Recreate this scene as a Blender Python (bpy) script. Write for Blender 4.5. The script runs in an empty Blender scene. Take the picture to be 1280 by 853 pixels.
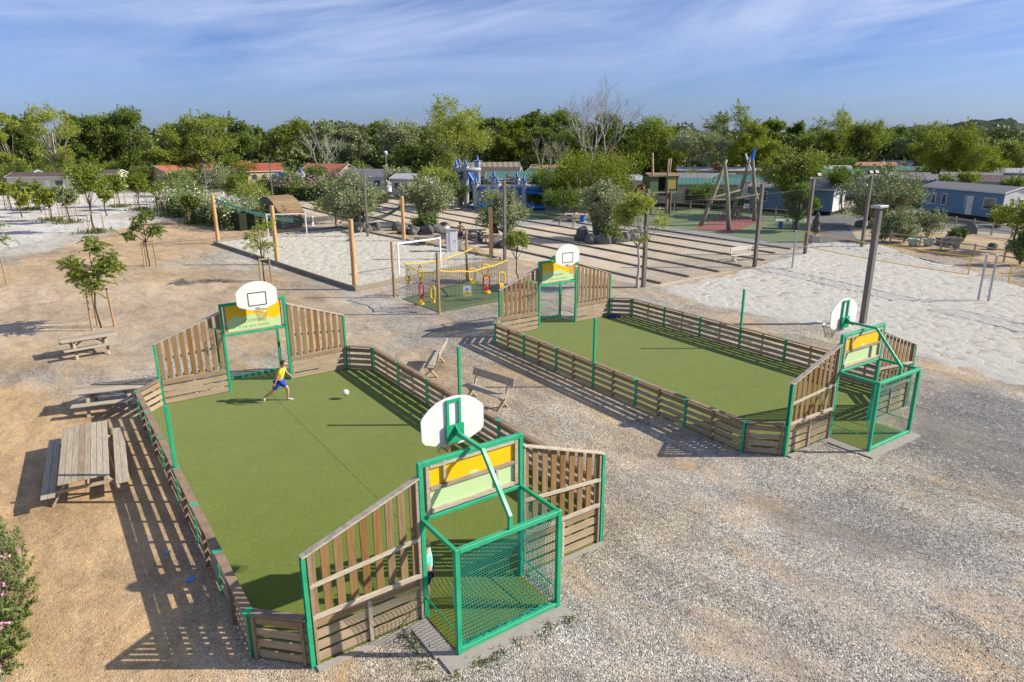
import bpy, bmesh, math, random
import numpy as np
from mathutils import Vector, Matrix, noise as mnoise
R_ = math.radians
PI = math.pi
SC = bpy.context.scene
COL = SC.collection
# ---------------------------------------------------------------- camera model (fitted to the photograph)
CF, CP, CH, CR = 858.3, 0.2898, 8.7, -0.0048
def ray(px, py):
    u, v = px - 640.0, -(py - 426.5)
    u, v = u*math.cos(CR) - v*math.sin(CR), u*math.sin(CR) + v*math.cos(CR)
    return (u, CF*math.cos(CP) + v*math.sin(CP), -CF*math.sin(CP) + v*math.cos(CP))
def G(px, py, z=0.0):
    d = ray(px, py); t = (CH - z)/-d[2]
    return Vector((d[0]*t, d[1]*t, z))
def AT(px, Y):                       # ground point on the sight line of column px at depth Y
    d = ray(px, 171); return Vector((d[0]/d[1]*Y, Y, 0))
def ZAT(py, Y):                      # height seen at row py at depth Y
    d = ray(640, py); return CH + d[2]/d[1]*Y
cam = bpy.data.cameras.new('camera'); co = bpy.data.objects.new('camera', cam); COL.objects.link(co)
cam.sensor_width = 36; cam.lens = 36*CF/1280; cam.clip_end = 6000; cam.clip_start = .1
co.matrix_world = Matrix.Translation((0, 0, CH)) @ Matrix.Rotation(PI/2 - CP, 4, 'X') @ Matrix.Rotation(CR, 4, 'Z')
SC.camera = co
# ---------------------------------------------------------------- render settings
SC.view_settings.view_transform = 'Standard'; SC.view_settings.look = 'None'
SC.view_settings.exposure = 0.50; SC.view_settings.gamma = 1
SC.cycles.max_bounces = 5; SC.cycles.diffuse_bounces = 2; SC.cycles.glossy_bounces = 2; SC.cycles.transparent_max_bounces = 12; SC.cycles.transmission_bounces = 2
# ---------------------------------------------------------------- node helper
def nmat(name, rough=.8, spec=.3):
    m = bpy.data.materials.new(name); m.use_nodes = True
    nt = m.node_tree; b = nt.nodes['Principled BSDF']
    b.inputs['Roughness'].default_value = rough; b.inputs['Specular IOR Level'].default_value = spec
    return m, nt, b
def N(nt, t, **k):
    n = nt.nodes.new(t)
    for a, v in k.items(): setattr(n, a, v)
    return n
def lk(nt, a, b): nt.links.new(a, b)
def noise(nt, vec, scale, detail=4, rough=.6, dist=0):
    n = N(nt, 'ShaderNodeTexNoise'); n.inputs['Scale'].default_value = scale; n.inputs['Detail'].default_value = detail
    n.inputs['Roughness'].default_value = rough; n.inputs['Distortion'].default_value = dist
    if vec is not None: lk(nt, vec, n.inputs['Vector'])
    return n.outputs['Fac']
def mapping(nt, vec, scale=(1,1,1), rot=(0,0,0), loc=(0,0,0)):
    m = N(nt, 'ShaderNodeMapping'); m.inputs['Scale'].default_value = scale; m.inputs['Rotation'].default_value = rot; m.inputs['Location'].default_value = loc
    lk(nt, vec, m.inputs['Vector']); return m.outputs['Vector']
def streak(nt, vec, scale, rot):
    m = N(nt, 'ShaderNodeMapping', vector_type='TEXTURE'); m.inputs['Scale'].default_value = scale; m.inputs['Rotation'].default_value = rot
    lk(nt, vec, m.inputs['Vector']); return m.outputs['Vector']
def ramp(nt, fac, stops):
    r = N(nt, 'ShaderNodeValToRGB'); e = r.color_ramp.elements
    while len(e) < len(stops): e.new(.5)
    for i, (p, c) in enumerate(stops):
        e[i].position = p; e[i].color = (c[0], c[1], c[2], 1) if not isinstance(c, (int, float)) else (c, c, c, 1)
    lk(nt, fac, r.inputs['Fac']); return r.outputs['Color']
def mixc(nt, fac, a, b, mode='MIX'):
    m = N(nt, 'ShaderNodeMix', data_type='RGBA', blend_type=mode)
    for s, v in ((0, fac), (6, a), (7, b)):
        if isinstance(v, (int, float)): m.inputs[s].default_value = v
        elif isinstance(v, tuple): m.inputs[s].default_value = (v[0], v[1], v[2], 1)
        else: lk(nt, v, m.inputs[s])
    return m.outputs[2]
def mth(nt, op, a, b=None, clamp=False):
    m = N(nt, 'ShaderNodeMath', operation=op); m.use_clamp = clamp
    for s, v in ((0, a), (1, b)):
        if v is None: continue
        if isinstance(v, (int, float)): m.inputs[s].default_value = v
        else: lk(nt, v, m.inputs[s])
    return m.outputs[0]
def bump(nt, b, h, strength=.5, dist=.02):
    n = N(nt, 'ShaderNodeBump'); n.inputs['Strength'].default_value = strength; n.inputs['Distance'].default_value = dist
    lk(nt, h, n.inputs['Height']); lk(nt, n.outputs['Normal'], b.inputs['Normal'])
def ocoord(nt): return N(nt, 'ShaderNodeTexCoord').outputs['Object']
def gpos(nt): return N(nt, 'ShaderNodeNewGeometry').outputs['Position']
def island(nt): return N(nt, 'ShaderNodeNewGeometry').outputs['Random Per Island']
def orand(nt): return N(nt, 'ShaderNodeObjectInfo').outputs['Random']
MATS = {}
def plain(name, c, rough=.6, spec=.4, var=.12, nscale=3, metal=0, bmp=0):
    if name in MATS: return MATS[name]
    m, nt, b = nmat(name, rough, spec); b.inputs['Metallic'].default_value = metal
    v = ocoord(nt); f = noise(nt, v, nscale, 5, .65)
    lk(nt, mixc(nt, f, tuple(x*(1-var) for x in c), tuple(min(1, x*(1+var)) for x in c)), b.inputs['Base Color'])
    lk(nt, mth(nt, 'MULTIPLY_ADD', f, .25) if False else ramp(nt, f, [(0, max(0, rough-.12)), (1, min(1, rough+.12))]), b.inputs['Roughness'])
    if bmp: bump(nt, b, noise(nt, v, nscale*8, 3), .4, bmp)
    MATS[name] = m; return m
def wood(name, warm, grey, scale, rough=.85, mixp=.5):
    m, nt, b = nmat(name, rough, .2)
    v = ocoord(nt); isl = island(nt)
    cmb = N(nt, 'ShaderNodeCombineXYZ'); 
    for i in range(3): lk(nt, mth(nt, 'MULTIPLY', isl, 37.0), cmb.inputs[i])
    va = N(nt, 'ShaderNodeVectorMath', operation='ADD'); lk(nt, v, va.inputs[0]); lk(nt, cmb.outputs[0], va.inputs[1])
    gr = noise(nt, mapping(nt, va.outputs[0], scale), 1.0, 6, .7, .4)
    blot = noise(nt, va.outputs[0], 2.2, 3, .6)
    sel = mth(nt, 'ADD', mth(nt, 'MULTIPLY', isl, .6), mth(nt, 'MULTIPLY', blot, .6))
    base = mixc(nt, ramp(nt, sel, [(mixp-.25, 0.), (mixp+.25, 1.)]), warm, grey)
    base = mixc(nt, 1.0, base, ramp(nt, gr, [(.25, .5), (.5, .95), (.75, 1.2)]), 'MULTIPLY')
    base = mixc(nt, 1.0, base, ramp(nt, isl, [(0, .75), (1, 1.15)]), 'MULTIPLY')
    lk(nt, base, b.inputs['Base Color']); bump(nt, b, gr, .5, .006)
    return m
W_SLAT = wood('weathered_wood_upright', (0.311,0.166,0.058), (0.241,0.166,0.090), (22, 22, 1.4), mixp=.66)
W_BOARD = wood('weathered_wood_boards', (0.348,0.215,0.104), (0.365,0.277,0.179), (1.6, 1.6, 30), mixp=.5)
W_CAP = wood('weathered_wood_cap', (0.226,0.132,0.073), (0.262,0.185,0.126), (3, 3, 30), mixp=.5)
W_RAIL = wood('weathered_wood_pale', (0.419,0.319,0.203), (0.446,0.387,0.294), (4, 4, 30), mixp=.5)
W_TABLE = wood('sunbleached_wood', (0.424,0.321,0.209), (0.406,0.348,0.262), (2, 25, 20), mixp=.5)
W_POST = wood('fresh_pine_post', (.60,.34,.13), (.62,.42,.22), (14, 14, 1.0), mixp=.7)
W_DARK = wood('aged_dark_wood', (.15,.115,.085), (.22,.19,.16), (14, 14, 1.2), mixp=.5)
W_GREYPOLE = wood('grey_timber_pole', (.11,.092,.075), (.17,.15,.135), (18, 18, 1.0), mixp=.5)
W_SLEEPER = wood('dark_sleeper', (.15,.115,.085), (.24,.20,.155), (2, 2, 20), mixp=.5)
W_STAKE = wood('tree_stake_wood', (.45,.27,.11), (.38,.28,.17), (14, 14, 1.2), mixp=.6)
def paint(name, c, rough=.38):
    m, nt, b = nmat(name, rough, .5); v = ocoord(nt)
    f = noise(nt, v, 2.5, 6, .7); g = noise(nt, v, 25, 3, .7)
    col = mixc(nt, ramp(nt, f, [(.35, 0.), (.7, 1.)]), tuple(x*.88 for x in c), tuple(min(1, x*1.12 + .012) for x in c))
    col = mixc(nt, ramp(nt, g, [(.64, 0.), (.74, .55)]), col, (.26,.27,.22))
    col = mixc(nt, ramp(nt, noise(nt, mapping(nt, v, (11, 11, 3)), 1, 6, .8), [(.66, 0.), (.72, .7)]), col, (.10,.055,.03))
    lk(nt, col, b.inputs['Base Color']); lk(nt, ramp(nt, f, [(.3, rough-.06), (.7, rough+.2)]), b.inputs['Roughness']); return m
M_GREEN = paint('green_painted_steel', (.012,.36,.17))
M_NET = plain('teal_net_cord', (.02,.33,.25), .7, var=.2)
M_NETGREY = plain('dark_net_cord', (.045,.05,.05), .8)
M_NETPALE = plain('pale_net_cord', (.25,.25,.24), .8)
M_WHITE = plain('white_paint', (.8,.8,.8), .4, var=.04)
m_, nt, b = nmat('white_laminate_board', .35, .4); v = ocoord(nt)
lk(nt, mixc(nt, ramp(nt, noise(nt, mapping(nt, v, (6, 6, 1.4)), 1.0, 6, .75), [(.42, 0.), (.8, .75)]), mixc(nt, ramp(nt, noise(nt, v, 14, 3, .7), [(.66, 0.), (.76, .5)]), (.80,.80,.78), (.42,.40,.36)), (.58,.56,.50)), b.inputs['Base Color']); M_BOARD = m_
M_BLACK = plain('dark_line_paint', (.06,.05,.05), .5)
M_GALV = plain('galvanised_steel', (.42,.45,.46), .4, metal=.6, var=.15)
M_YELLOW = plain('sign_yellow', (.84,.50,.004), .45, var=.07, nscale=4)
M_LGREEN = plain('sign_pale_green', (.50,.66,.33), .5, var=.07, nscale=4)
M_FADED = plain('faded_sign_print', (.30,.42,.20), .6)
M_CONC = plain('concrete_slab', (.34,.31,.27), .9, var=.25, nscale=6, bmp=.01)
M_BORDERWOOD = wood('sand_pit_border', (0.220,0.176,0.110), (0.264,0.231,0.176), (2, 2, 22), mixp=.5)
# ---------------------------------------------------------------- mesh builder
class MB:
    def __init__(s): s.v = []; s.f = []; s.mi = []
    def add(s, vs, fs, mi=0):
        o = len(s.v); s.v += [tuple(p) for p in vs]; s.f += [tuple(i+o for i in f) for f in fs]; s.mi += [mi]*len(fs); return s
    def box(s, c, d, rot=None, mi=0, bev=0):
        x, y, z = d[0]/2, d[1]/2, d[2]/2; c = Vector(c)
        vs = [Vector(p) for p in ((-x,-y,-z),(x,-y,-z),(x,y,-z),(-x,y,-z),(-x,-y,z),(x,-y,z),(x,y,z),(-x,y,z))]
        if rot is not None: vs = [rot @ p for p in vs]
        return s.add([p + c for p in vs], [(0,3,2,1),(4,5,6,7),(0,1,5,4),(1,2,6,5),(2,3,7,6),(3,0,4,7)], mi)
    def beam(s, a, b, w, h, up=(0,0,1), mi=0):   # w across, h along 'up'
        a, b = Vector(a), Vector(b); x = (b - a).normalized(); up = Vector(up)
        if abs(x.dot(up)) > .98: up = Vector((1,0,0))
        y = up.cross(x).normalized(); z = x.cross(y)
        vs = []
        for p in (a, b):
            for q in ((-1,-1),(1,-1),(1,1),(-1,1)): vs.append(p + y*q[0]*w/2 + z*q[1]*h/2)
        return s.add(vs, [(3,2,1,0),(4,5,6,7),(0,1,5,4),(1,2,6,5),(2,3,7,6),(3,0,4,7)], mi)
    def tube(s, pts, r, n=8, caps=True, mi=0):
        pts = [Vector(p) for p in pts]; rs = r if isinstance(r, (list, tuple)) else [r]*len(pts)
        o = len(s.v); prev = None
        for i, p in enumerate(pts):
            d = (pts[min(i+1, len(pts)-1)] - pts[max(i-1, 0)]).normalized()
            if prev is None:
                u = d.orthogonal().normalized()
            else:
                u = (prev - d*prev.dot(d)); u = u.normalized() if u.length > 1e-6 else d.orthogonal().normalized()
            prev = u; w = d.cross(u)
            for k in range(n):
                a = 2*PI*k/n; s.v.append(tuple(p + (u*math.cos(a) + w*math.sin(a))*rs[i]))
        for i in range(len(pts)-1):
            for k in range(n):
                a = o+i*n+k; b = o+i*n+(k+1) % n; s.f.append((a, b, b+n, a+n)); s.mi.append(mi)
        if caps:
            s.f.append(tuple(o+k for k in range(n-1, -1, -1))); s.mi.append(mi)
            s.f.append(tuple(o+(len(pts)-1)*n+k for k in range(n))); s.mi.append(mi)
        return s
    def lathe(s, prof, c=(0,0,0), n=16, mi=0):
        return s.tube_prof(prof, c, n, mi)
    def tube_prof(s, prof, c, n, mi):
        o = len(s.v)
        for r, z in prof:
            for k in range(n):
                a = 2*PI*k/n; s.v.append((c[0]+r*math.cos(a), c[1]+r*math.sin(a), c[2]+z))
        for i in range(len(prof)-1):
            for k in range(n):
                a = o+i*n+k; b = o+i*n+(k+1) % n; s.f.append((a, b, b+n, a+n)); s.mi.append(mi)
        s.f.append(tuple(o+k for k in range(n-1, -1, -1))); s.mi.append(mi)
        s.f.append(tuple(o+(len(prof)-1)*n+k for k in range(n))); s.mi.append(mi)
        return s
    def prism(s, poly, z0, z1, mi=0, frame=None):  # polygon (x,y) extruded in z; frame maps (x,y,z)->Vector
        n = len(poly); fr = frame or (lambda x, y, z: Vector((x, y, z)))
        vs = [fr(x, y, z0) for x, y in poly] + [fr(x, y, z1) for x, y in poly]
        fs = [tuple(range(n-1, -1, -1)), tuple(range(n, 2*n))] + [(i, (i+1) % n, n+(i+1) % n, n+i) for i in range(n)]
        return s.add(vs, fs, mi)
    def build(s, name, mat, parent=None, smooth=False, loc=None, bevel=0):
        me = bpy.data.meshes.new(name); me.from_pydata(s.v, [], s.f)
        for m in (mat if isinstance(mat, (list, tuple)) else [mat]): me.materials.append(m)
        if any(s.mi): me.polygons.foreach_set('material_index', s.mi)
        bm = bmesh.new(); bm.from_mesh(me); bmesh.ops.recalc_face_normals(bm, faces=bm.faces); bm.to_mesh(me); bm.free()
        if smooth: me.polygons.foreach_set('use_smooth', [True]*len(me.polygons))
        o = bpy.data.objects.new(name, me); COL.objects.link(o)
        if parent: o.parent = parent
        if loc is not None: o.location = loc
        if bevel:
            md = o.modifiers.new('bevel', 'BEVEL'); md.width = bevel; md.segments = 1; md.limit_method = 'ANGLE'
        return o
def tag(o, label=None, cat=None, group=None, kind=None):
    if label: o['label'] = label
    if cat: o['category'] = cat
    if group: o['group'] = group
    if kind: o['kind'] = kind
    return o
def empty(name, loc, rz, label, cat, group=None):
    o = bpy.data.objects.new(name, None); COL.objects.link(o); o.location = loc; o.rotation_euler = (0, 0, rz); o.empty_display_size = .2
    return tag(o, label, cat, group)
def children(o): return [c for c in list(o.children)]
def copy_tree(o, parent=None):
    c = o.copy(); COL.objects.link(c); c.parent = parent
    for ch in children(o): copy_tree(ch, c)
    return c
def dup(o, loc, rz=None, label=None, scale=None):
    c = copy_tree(o); c.location = loc
    if rz is not None: c.rotation_euler = (0, 0, rz)
    if label: c['label'] = label
    if scale: c.scale = scale if isinstance(scale, (tuple, list)) else (scale,)*3
    return c
# ---------------------------------------------------------------- light
SUN_EL = 31.5
w = bpy.data.worlds.new('World'); SC.world = w; w.use_nodes = True
nt = w.node_tree; bg = nt.nodes['Background']
sky = N(nt, 'ShaderNodeTexSky'); sky.sky_type = 'NISHITA'; sky.sun_disc = False
sky.sun_elevation = R_(SUN_EL); sky.sun_rotation = R_(90); sky.altitude = 50; sky.air_density = 1.0; sky.dust_density = .6; sky.ozone_density = 2.0
tc = N(nt, 'ShaderNodeTexCoord').outputs['Generated']
sepw = N(nt, 'ShaderNodeSeparateXYZ'); lk(nt, tc, sepw.inputs[0])
col = mixc(nt, 1.0, sky.outputs['Color'], ramp(nt, sepw.outputs[2], [(0., (.78,1.04,1.95)), (.07, (.76,1.0,1.76)), (.25, (.80,.98,1.52))]), 'MULTIPLY')
c1 = noise(nt, streak(nt, tc, (1.3, 1.3, .20), (0, R_(-10), 0)), 2.2, 8, .56, .9)
c2 = noise(nt, streak(nt, tc, (1.0, 1.0, .07), (0, R_(-8), 0)), 3.0, 5, .55, 1.0)
sepz = N(nt, 'ShaderNodeSeparateXYZ'); lk(nt, tc, sepz.inputs[0])
f1 = ramp(nt, c1, [(.36, 0.), (.66, 1.)]); f2 = ramp(nt, c2, [(.46, 0.), (.74, 1.)])
pat = ramp(nt, noise(nt, streak(nt, tc, (1.0, 1.0, .35), (0, R_(-12), 0)), 2.6, 4, .6, .4), [(.42, .12), (.62, 1.)])
fz = ramp(nt, sepz.outputs[2], [(.03, .1), (.14, 1.)])
ff = mth(nt, 'MULTIPLY', mth(nt, 'ADD', mth(nt, 'MULTIPLY', f1, .72), mth(nt, 'MULTIPLY', mth(nt, 'MULTIPLY', f2, .50), pat), clamp=True), fz)
col = mixc(nt, ff, col, (8.2, 9.6, 13.2))
lk(nt, col, bg.inputs['Color']); bg.inputs['Strength'].default_value = .052
sl = bpy.data.lights.new('sun', 'SUN'); sl.energy = 5.0; sl.angle = R_(.5); sl.color = (1, .925, .79)
so = bpy.data.objects.new('sun', sl); COL.objects.link(so)
SHAZ = R_(180.0)   # shadows fall towards -x
dv = Vector((math.cos(SHAZ)*math.cos(R_(SUN_EL)), math.sin(SHAZ)*math.cos(R_(SUN_EL)), -math.sin(R_(SUN_EL))))
so.rotation_euler = dv.to_track_quat('-Z', 'Y').to_euler()
# ---------------------------------------------------------------- ground
def smooth(a, b, x): t = np.clip((x-a)/(b-a), 0, 1); return t*t*(3-2*t)
def polysdf(P, X, Y):      # signed distance, negative inside
    P = np.array([(p[0], p[1]) for p in P]); n = len(P); d = np.full(X.shape, 1e9); ins = np.zeros(X.shape, bool)
    for i in range(n):
        a, b = P[i], P[(i+1) % n]; e = b-a; wx, wy = X-a[0], Y-a[1]
        t = np.clip((wx*e[0]+wy*e[1])/(e@e+1e-12), 0, 1); d = np.minimum(d, np.hypot(wx-e[0]*t, wy-e[1]*t))
        c = ((a[1] > Y) != (b[1] > Y)); 
        with np.errstate(divide='ignore', invalid='ignore'): xi = (b[0]-a[0])*(Y-a[1])/(b[1]-a[1]+1e-12)+a[0]
        ins ^= c & (X < xi)
    return np.where(ins, -d, d)
RNG = np.random.default_rng(5)
def vnoise(X, Y, s, seed=0):
    r = np.random.default_rng(seed).random((256, 256)); x, y = X/s, Y/s; xi, yi = np.floor(x).astype(int), np.floor(y).astype(int); fx, fy = x-xi, y-yi
    fx, fy = fx*fx*(3-2*fx), fy*fy*(3-2*fy); g = lambda i, j: r[i % 256, j % 256]
    return (g(xi,yi)*(1-fx)+g(xi+1,yi)*fx)*(1-fy)+(g(xi,yi+1)*(1-fx)+g(xi+1,yi+1)*fx)*fy
def px_poly(*p): return [G(a, b) for a, b in p]
def grid_mesh(name, xs, ys, Z, attrs=None, mat=None, keep=None, smoothf=True):
    nx, ny = len(xs), len(ys); X, Y = np.meshgrid(xs, ys); V = np.stack([X, Y, Z], -1).reshape(-1, 3)
    i = np.arange(nx-1)[None, :] + nx*np.arange(ny-1)[:, None]
    F = np.stack([i, i+1, i+1+nx, i+nx], -1).reshape(-1, 4)
    if keep is not None: F = F[keep.reshape(-1)]
    me = bpy.data.meshes.new(name); me.vertices.add(len(V)); me.vertices.foreach_set('co', V.ravel())
    me.loops.add(len(F)*4); me.loops.foreach_set('vertex_index', F.ravel().astype(np.int32)); me.polygons.add(len(F))
    me.polygons.foreach_set('loop_start', np.arange(len(F))*4); me.polygons.foreach_set('loop_total', np.full(len(F), 4)); me.update(calc_edges=True)
    if smoothf: me.polygons.foreach_set('use_smooth', np.ones(len(F), bool))
    for k, a in (attrs or {}).items():
        at = me.attributes.new(k, 'FLOAT', 'POINT'); at.data.foreach_set('value', a.ravel().astype(np.float32))
    me.materials.append(mat); o = bpy.data.objects.new(name, me); COL.objects.link(o); return o
xs = np.concatenate([-48-np.geomspace(1, 2500, 26)[::-1], np.arange(-48, 52, .5), 52+np.geomspace(1, 2500, 26)])
ys = np.concatenate([-60+0*np.arange(1), np.linspace(-40, 4, 10), np.arange(5, 118, .5), 118+np.geomspace(1, 3000, 26)])
X, Y = np.meshgrid(xs, ys)
nz = (vnoise(X, Y, 2.6, 1)-.5)*1.6 + (vnoise(X, Y, .9, 2)-.5)*.9
def zone(poly, soft, amp=1.0): return 1-smooth(-soft, soft, polysdf(poly, X, Y)+nz*amp*soft)
# channel 'tan': bare earth; 'pale': white gravel; 'stone': coarse grey gravel; 'dark': darker ground tone, greyer over stone
tan = np.maximum.reduce([
    zone(px_poly((-300,470),(60,470),(130,500),(210,530),(330,830),(420,900),(-300,900)), 1.0),
    .85*zone(px_poly((-200,345),(120,325),(330,340),(470,390),(500,470),(420,440),(330,450),(150,470),(-200,470)), 2.0),
    .9*zone(px_poly((70,300),(250,262),(330,270),(430,300),(300,300),(180,345),(40,330)), 1.6),
    .75*zone(px_poly((430,455),(560,420),(640,520),(760,620),(860,660),(760,640),(560,520)), 1.4),
    .55*zone(px_poly((620,430),(760,470),(900,600),(800,640)), 1.6),
    .55*zone(px_poly((250,835),(540,800),(600,853),(600,950),(250,950)), .8),
    .8*zone(px_poly((400,285),(1000,300),(960,335),(800,360),(640,330),(420,300)), 1.5),
    .8*zone(px_poly((1080,290),(1300,295),(1300,340),(1100,312)), 1.2),
    .5*zone(px_poly((700,600),(1000,680),(1280,760),(1280,800),(980,740),(700,660)), 1.3, 1.6)])
pale = np.maximum.reduce([
    zone(px_poly((-500,238),(330,238),(320,262),(180,280),(60,315),(-500,345)), 2.0, .7),
    .55*zone(px_poly((-300,380),(100,350),(300,360),(300,400),(60,440),(-300,450)), 2.2),
    .6*zone(px_poly((460,345),(560,375),(540,400),(420,375)), 1.2),
    .5*zone(px_poly((1080,470),(1300,500),(1300,560),(1150,520)), 1.5),
    .5*zone(px_poly((900,600),(1100,640),(1280,720),(1100,740),(900,660)), 1.3, 1.6),
    .4*zone(px_poly((620,760),(820,760),(860,853),(640,853)), 1.2)])
stone = np.maximum.reduce([
    zone(px_poly((760,380),(960,430),(1060,440),(1400,520),(1400,640),(1150,640),(1000,590),(760,640),(860,560),(1000,560),(1150,480),(960,430),(780,360)), 1.6),
    .9*zone(px_poly((560,800),(760,690),(1300,600),(1300,950),(560,950)), 2.0),
    .6*zone(px_poly((90,430),(290,400),(290,450),(180,500),(90,480)), 1.2),
    .6*zone(px_poly((400,380),(620,380),(620,430),(430,440)), 1.5)])
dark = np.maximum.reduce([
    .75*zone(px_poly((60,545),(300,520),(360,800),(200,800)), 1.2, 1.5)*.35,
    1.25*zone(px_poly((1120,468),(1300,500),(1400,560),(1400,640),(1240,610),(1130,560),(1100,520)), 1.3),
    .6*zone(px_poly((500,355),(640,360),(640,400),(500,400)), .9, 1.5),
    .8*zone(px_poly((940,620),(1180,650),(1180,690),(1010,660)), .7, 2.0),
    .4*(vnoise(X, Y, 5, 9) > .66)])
green = smooth(112, 126, Y+vnoise(X, Y, 9, 21)*10-5)
def m_ground():
    m, nt, b = nmat('gravel_and_earth', .95, .15); p = gpos(nt)
    A = {k: (lambda n: n.outputs['Fac'])(N(nt, 'ShaderNodeAttribute', attribute_name=k)) for k in ('tan', 'pale', 'stone', 'dark', 'green')}
    big = noise(nt, p, .22, 6, .6, .6); mid = noise(nt, p, 1.3, 6, .65, .3); fine = noise(nt, p, 9, 5, .7)
    vo = N(nt, 'ShaderNodeTexVoronoi'); vo.inputs['Scale'].default_value = 33; vo.inputs['Randomness'].default_value = 1; lk(nt, p, vo.inputs['Vector'])
    vo2 = N(nt, 'ShaderNodeTexVoronoi'); vo2.inputs['Scale'].default_value = 13; lk(nt, p, vo2.inputs['Vector'])
    sp = N(nt, 'ShaderNodeSeparateColor'); lk(nt, vo.outputs['Color'], sp.inputs[0])
    sp2 = N(nt, 'ShaderNodeSeparateColor'); lk(nt, vo2.outputs['Color'], sp2.inputs[0])
    gravel = mixc(nt, mid, (.345,.30,.23), (.55,.49,.39))
    col = mixc(nt, A['pale'], gravel, (.70,.665,.61))
    tanc = mixc(nt, mid, (.43,.28,.138), (.61,.425,.23))
    tanc = mixc(nt, ramp(nt, noise(nt, streak(nt, p, (1.8, 1, 1), (0, 0, R_(-70))), 1.1, 7, .75, .8), [(.46, 0.), (.66, .7)]), tanc, (.30,.20,.11)); tanc = mixc(nt, ramp(nt, noise(nt, p, .8, 6, .7), [(.55, 0.), (.72, .45)]), tanc, (.62,.50,.34))
    tw = mth(nt, 'ADD', A['tan'], mth(nt, 'MULTIPLY', mth(nt, 'SUBTRACT', mid, .5), .9), clamp=True)
    tw = mth(nt, 'MULTIPLY', tw, A['tan'])
    # drifts: noise pushes patches of earth through the gravel everywhere
    drift = ramp(nt, noise(nt, streak(nt, p, (3.2, 1, 1), (0, 0, R_(-58))), .45, 7, .68, .8), [(.49, 0.), (.62, 1.)])
    tw = mth(nt, 'MAXIMUM', tw, mth(nt, 'MULTIPLY', drift, .85))
    dr2 = ramp(nt, noise(nt, streak(nt, p, (2.6, 1, 1), (0, 0, R_(-50))), .7, 7, .7, 1.0), [(.54, 0.), (.66, .55)])
    wht = ramp(nt, noise(nt, streak(nt, p, (3.0, 1, 1), (0, 0, R_(-55))), .36, 7, .7, .6), [(.50, 0.), (.66, .65)])
    np_ = mth(nt, 'SUBTRACT', 1.0, A['pale'], clamp=True)
    col = mixc(nt, wht, col, (.64,.59,.51)); col = mixc(nt, mth(nt, 'MULTIPLY', dr2, np_), col, (.20,.17,.135)); tw = mth(nt, 'MULTIPLY', tw, ramp(nt, A['pale'], [(.5, 1.), (1, .25)]))
    col = mixc(nt, tw, col, tanc)
    grey = mixc(nt, fine, (.25,.235,.21), (.48,.455,.41))
    sw = mth(nt, 'MULTIPLY', A['stone'], ramp(nt, big, [(.36, .3), (.56, 1.)]))
    col = mixc(nt, mth(nt, 'MULTIPLY', sw, .75), col, grey)
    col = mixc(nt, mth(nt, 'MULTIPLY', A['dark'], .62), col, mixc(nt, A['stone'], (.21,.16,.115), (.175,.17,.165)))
    # individual stones
    stn = ramp(nt, sp.outputs[0], [(.0, .18), (.22, .62), (.6, 1.0), (.86, 1.3), (1, 2.0)])
    k = mth(nt, 'SUBTRACT', 1.0, mth(nt, 'MULTIPLY', tw, .72))
    col = mixc(nt, mth(nt, 'MULTIPLY', k, .85), col, mixc(nt, 1.0, col, stn, 'MULTIPLY'))
    spots = ramp(nt, sp2.outputs[1], [(.90, 0.), (.93, 1.)])
    col = mixc(nt, mth(nt, 'MULTIPLY', mth(nt, 'MULTIPLY', spots, .55), mth(nt, 'SUBTRACT', 1.0, mth(nt, 'MULTIPLY', tw, .8))), col, mixc(nt, sp2.outputs[2], (.12,.10,.085), (.66,.63,.58)))
    col = mixc(nt, 1.0, col, ramp(nt, noise(nt, streak(nt, p, (2.4, 1, 1), (0, 0, R_(-52))), .9, 7, .72, 1.0), [(.25, .60), (.5, 1.), (.75, 1.28)]), 'MULTIPLY')
    col = mixc(nt, 1.0, col, ramp(nt, fine, [(.3, .86), (.7, 1.1)]), 'MULTIPLY')
    col = mixc(nt, A['green'], col, mixc(nt, mid, (.05,.06,.02), (.12,.12,.045)))
    lk(nt, col, b.inputs['Base Color'])
    h = mth(nt, 'ADD', mth(nt, 'MULTIPLY', vo.outputs['Distance'], -.5), mth(nt, 'MULTIPLY', fine, .7))
    h = mth(nt, 'MULTIPLY', h, mth(nt, 'ADD', k, .15)); h = mth(nt, 'ADD', h, mth(nt, 'MULTIPLY', mid, 1.3))
    bump(nt, b, h, 1.0, .045); return m
ground = grid_mesh('ground', xs, ys, np.zeros_like(X), dict(tan=tan, pale=pale, stone=stone, dark=dark, green=green), m_ground()); tag(ground, kind='structure')
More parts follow.
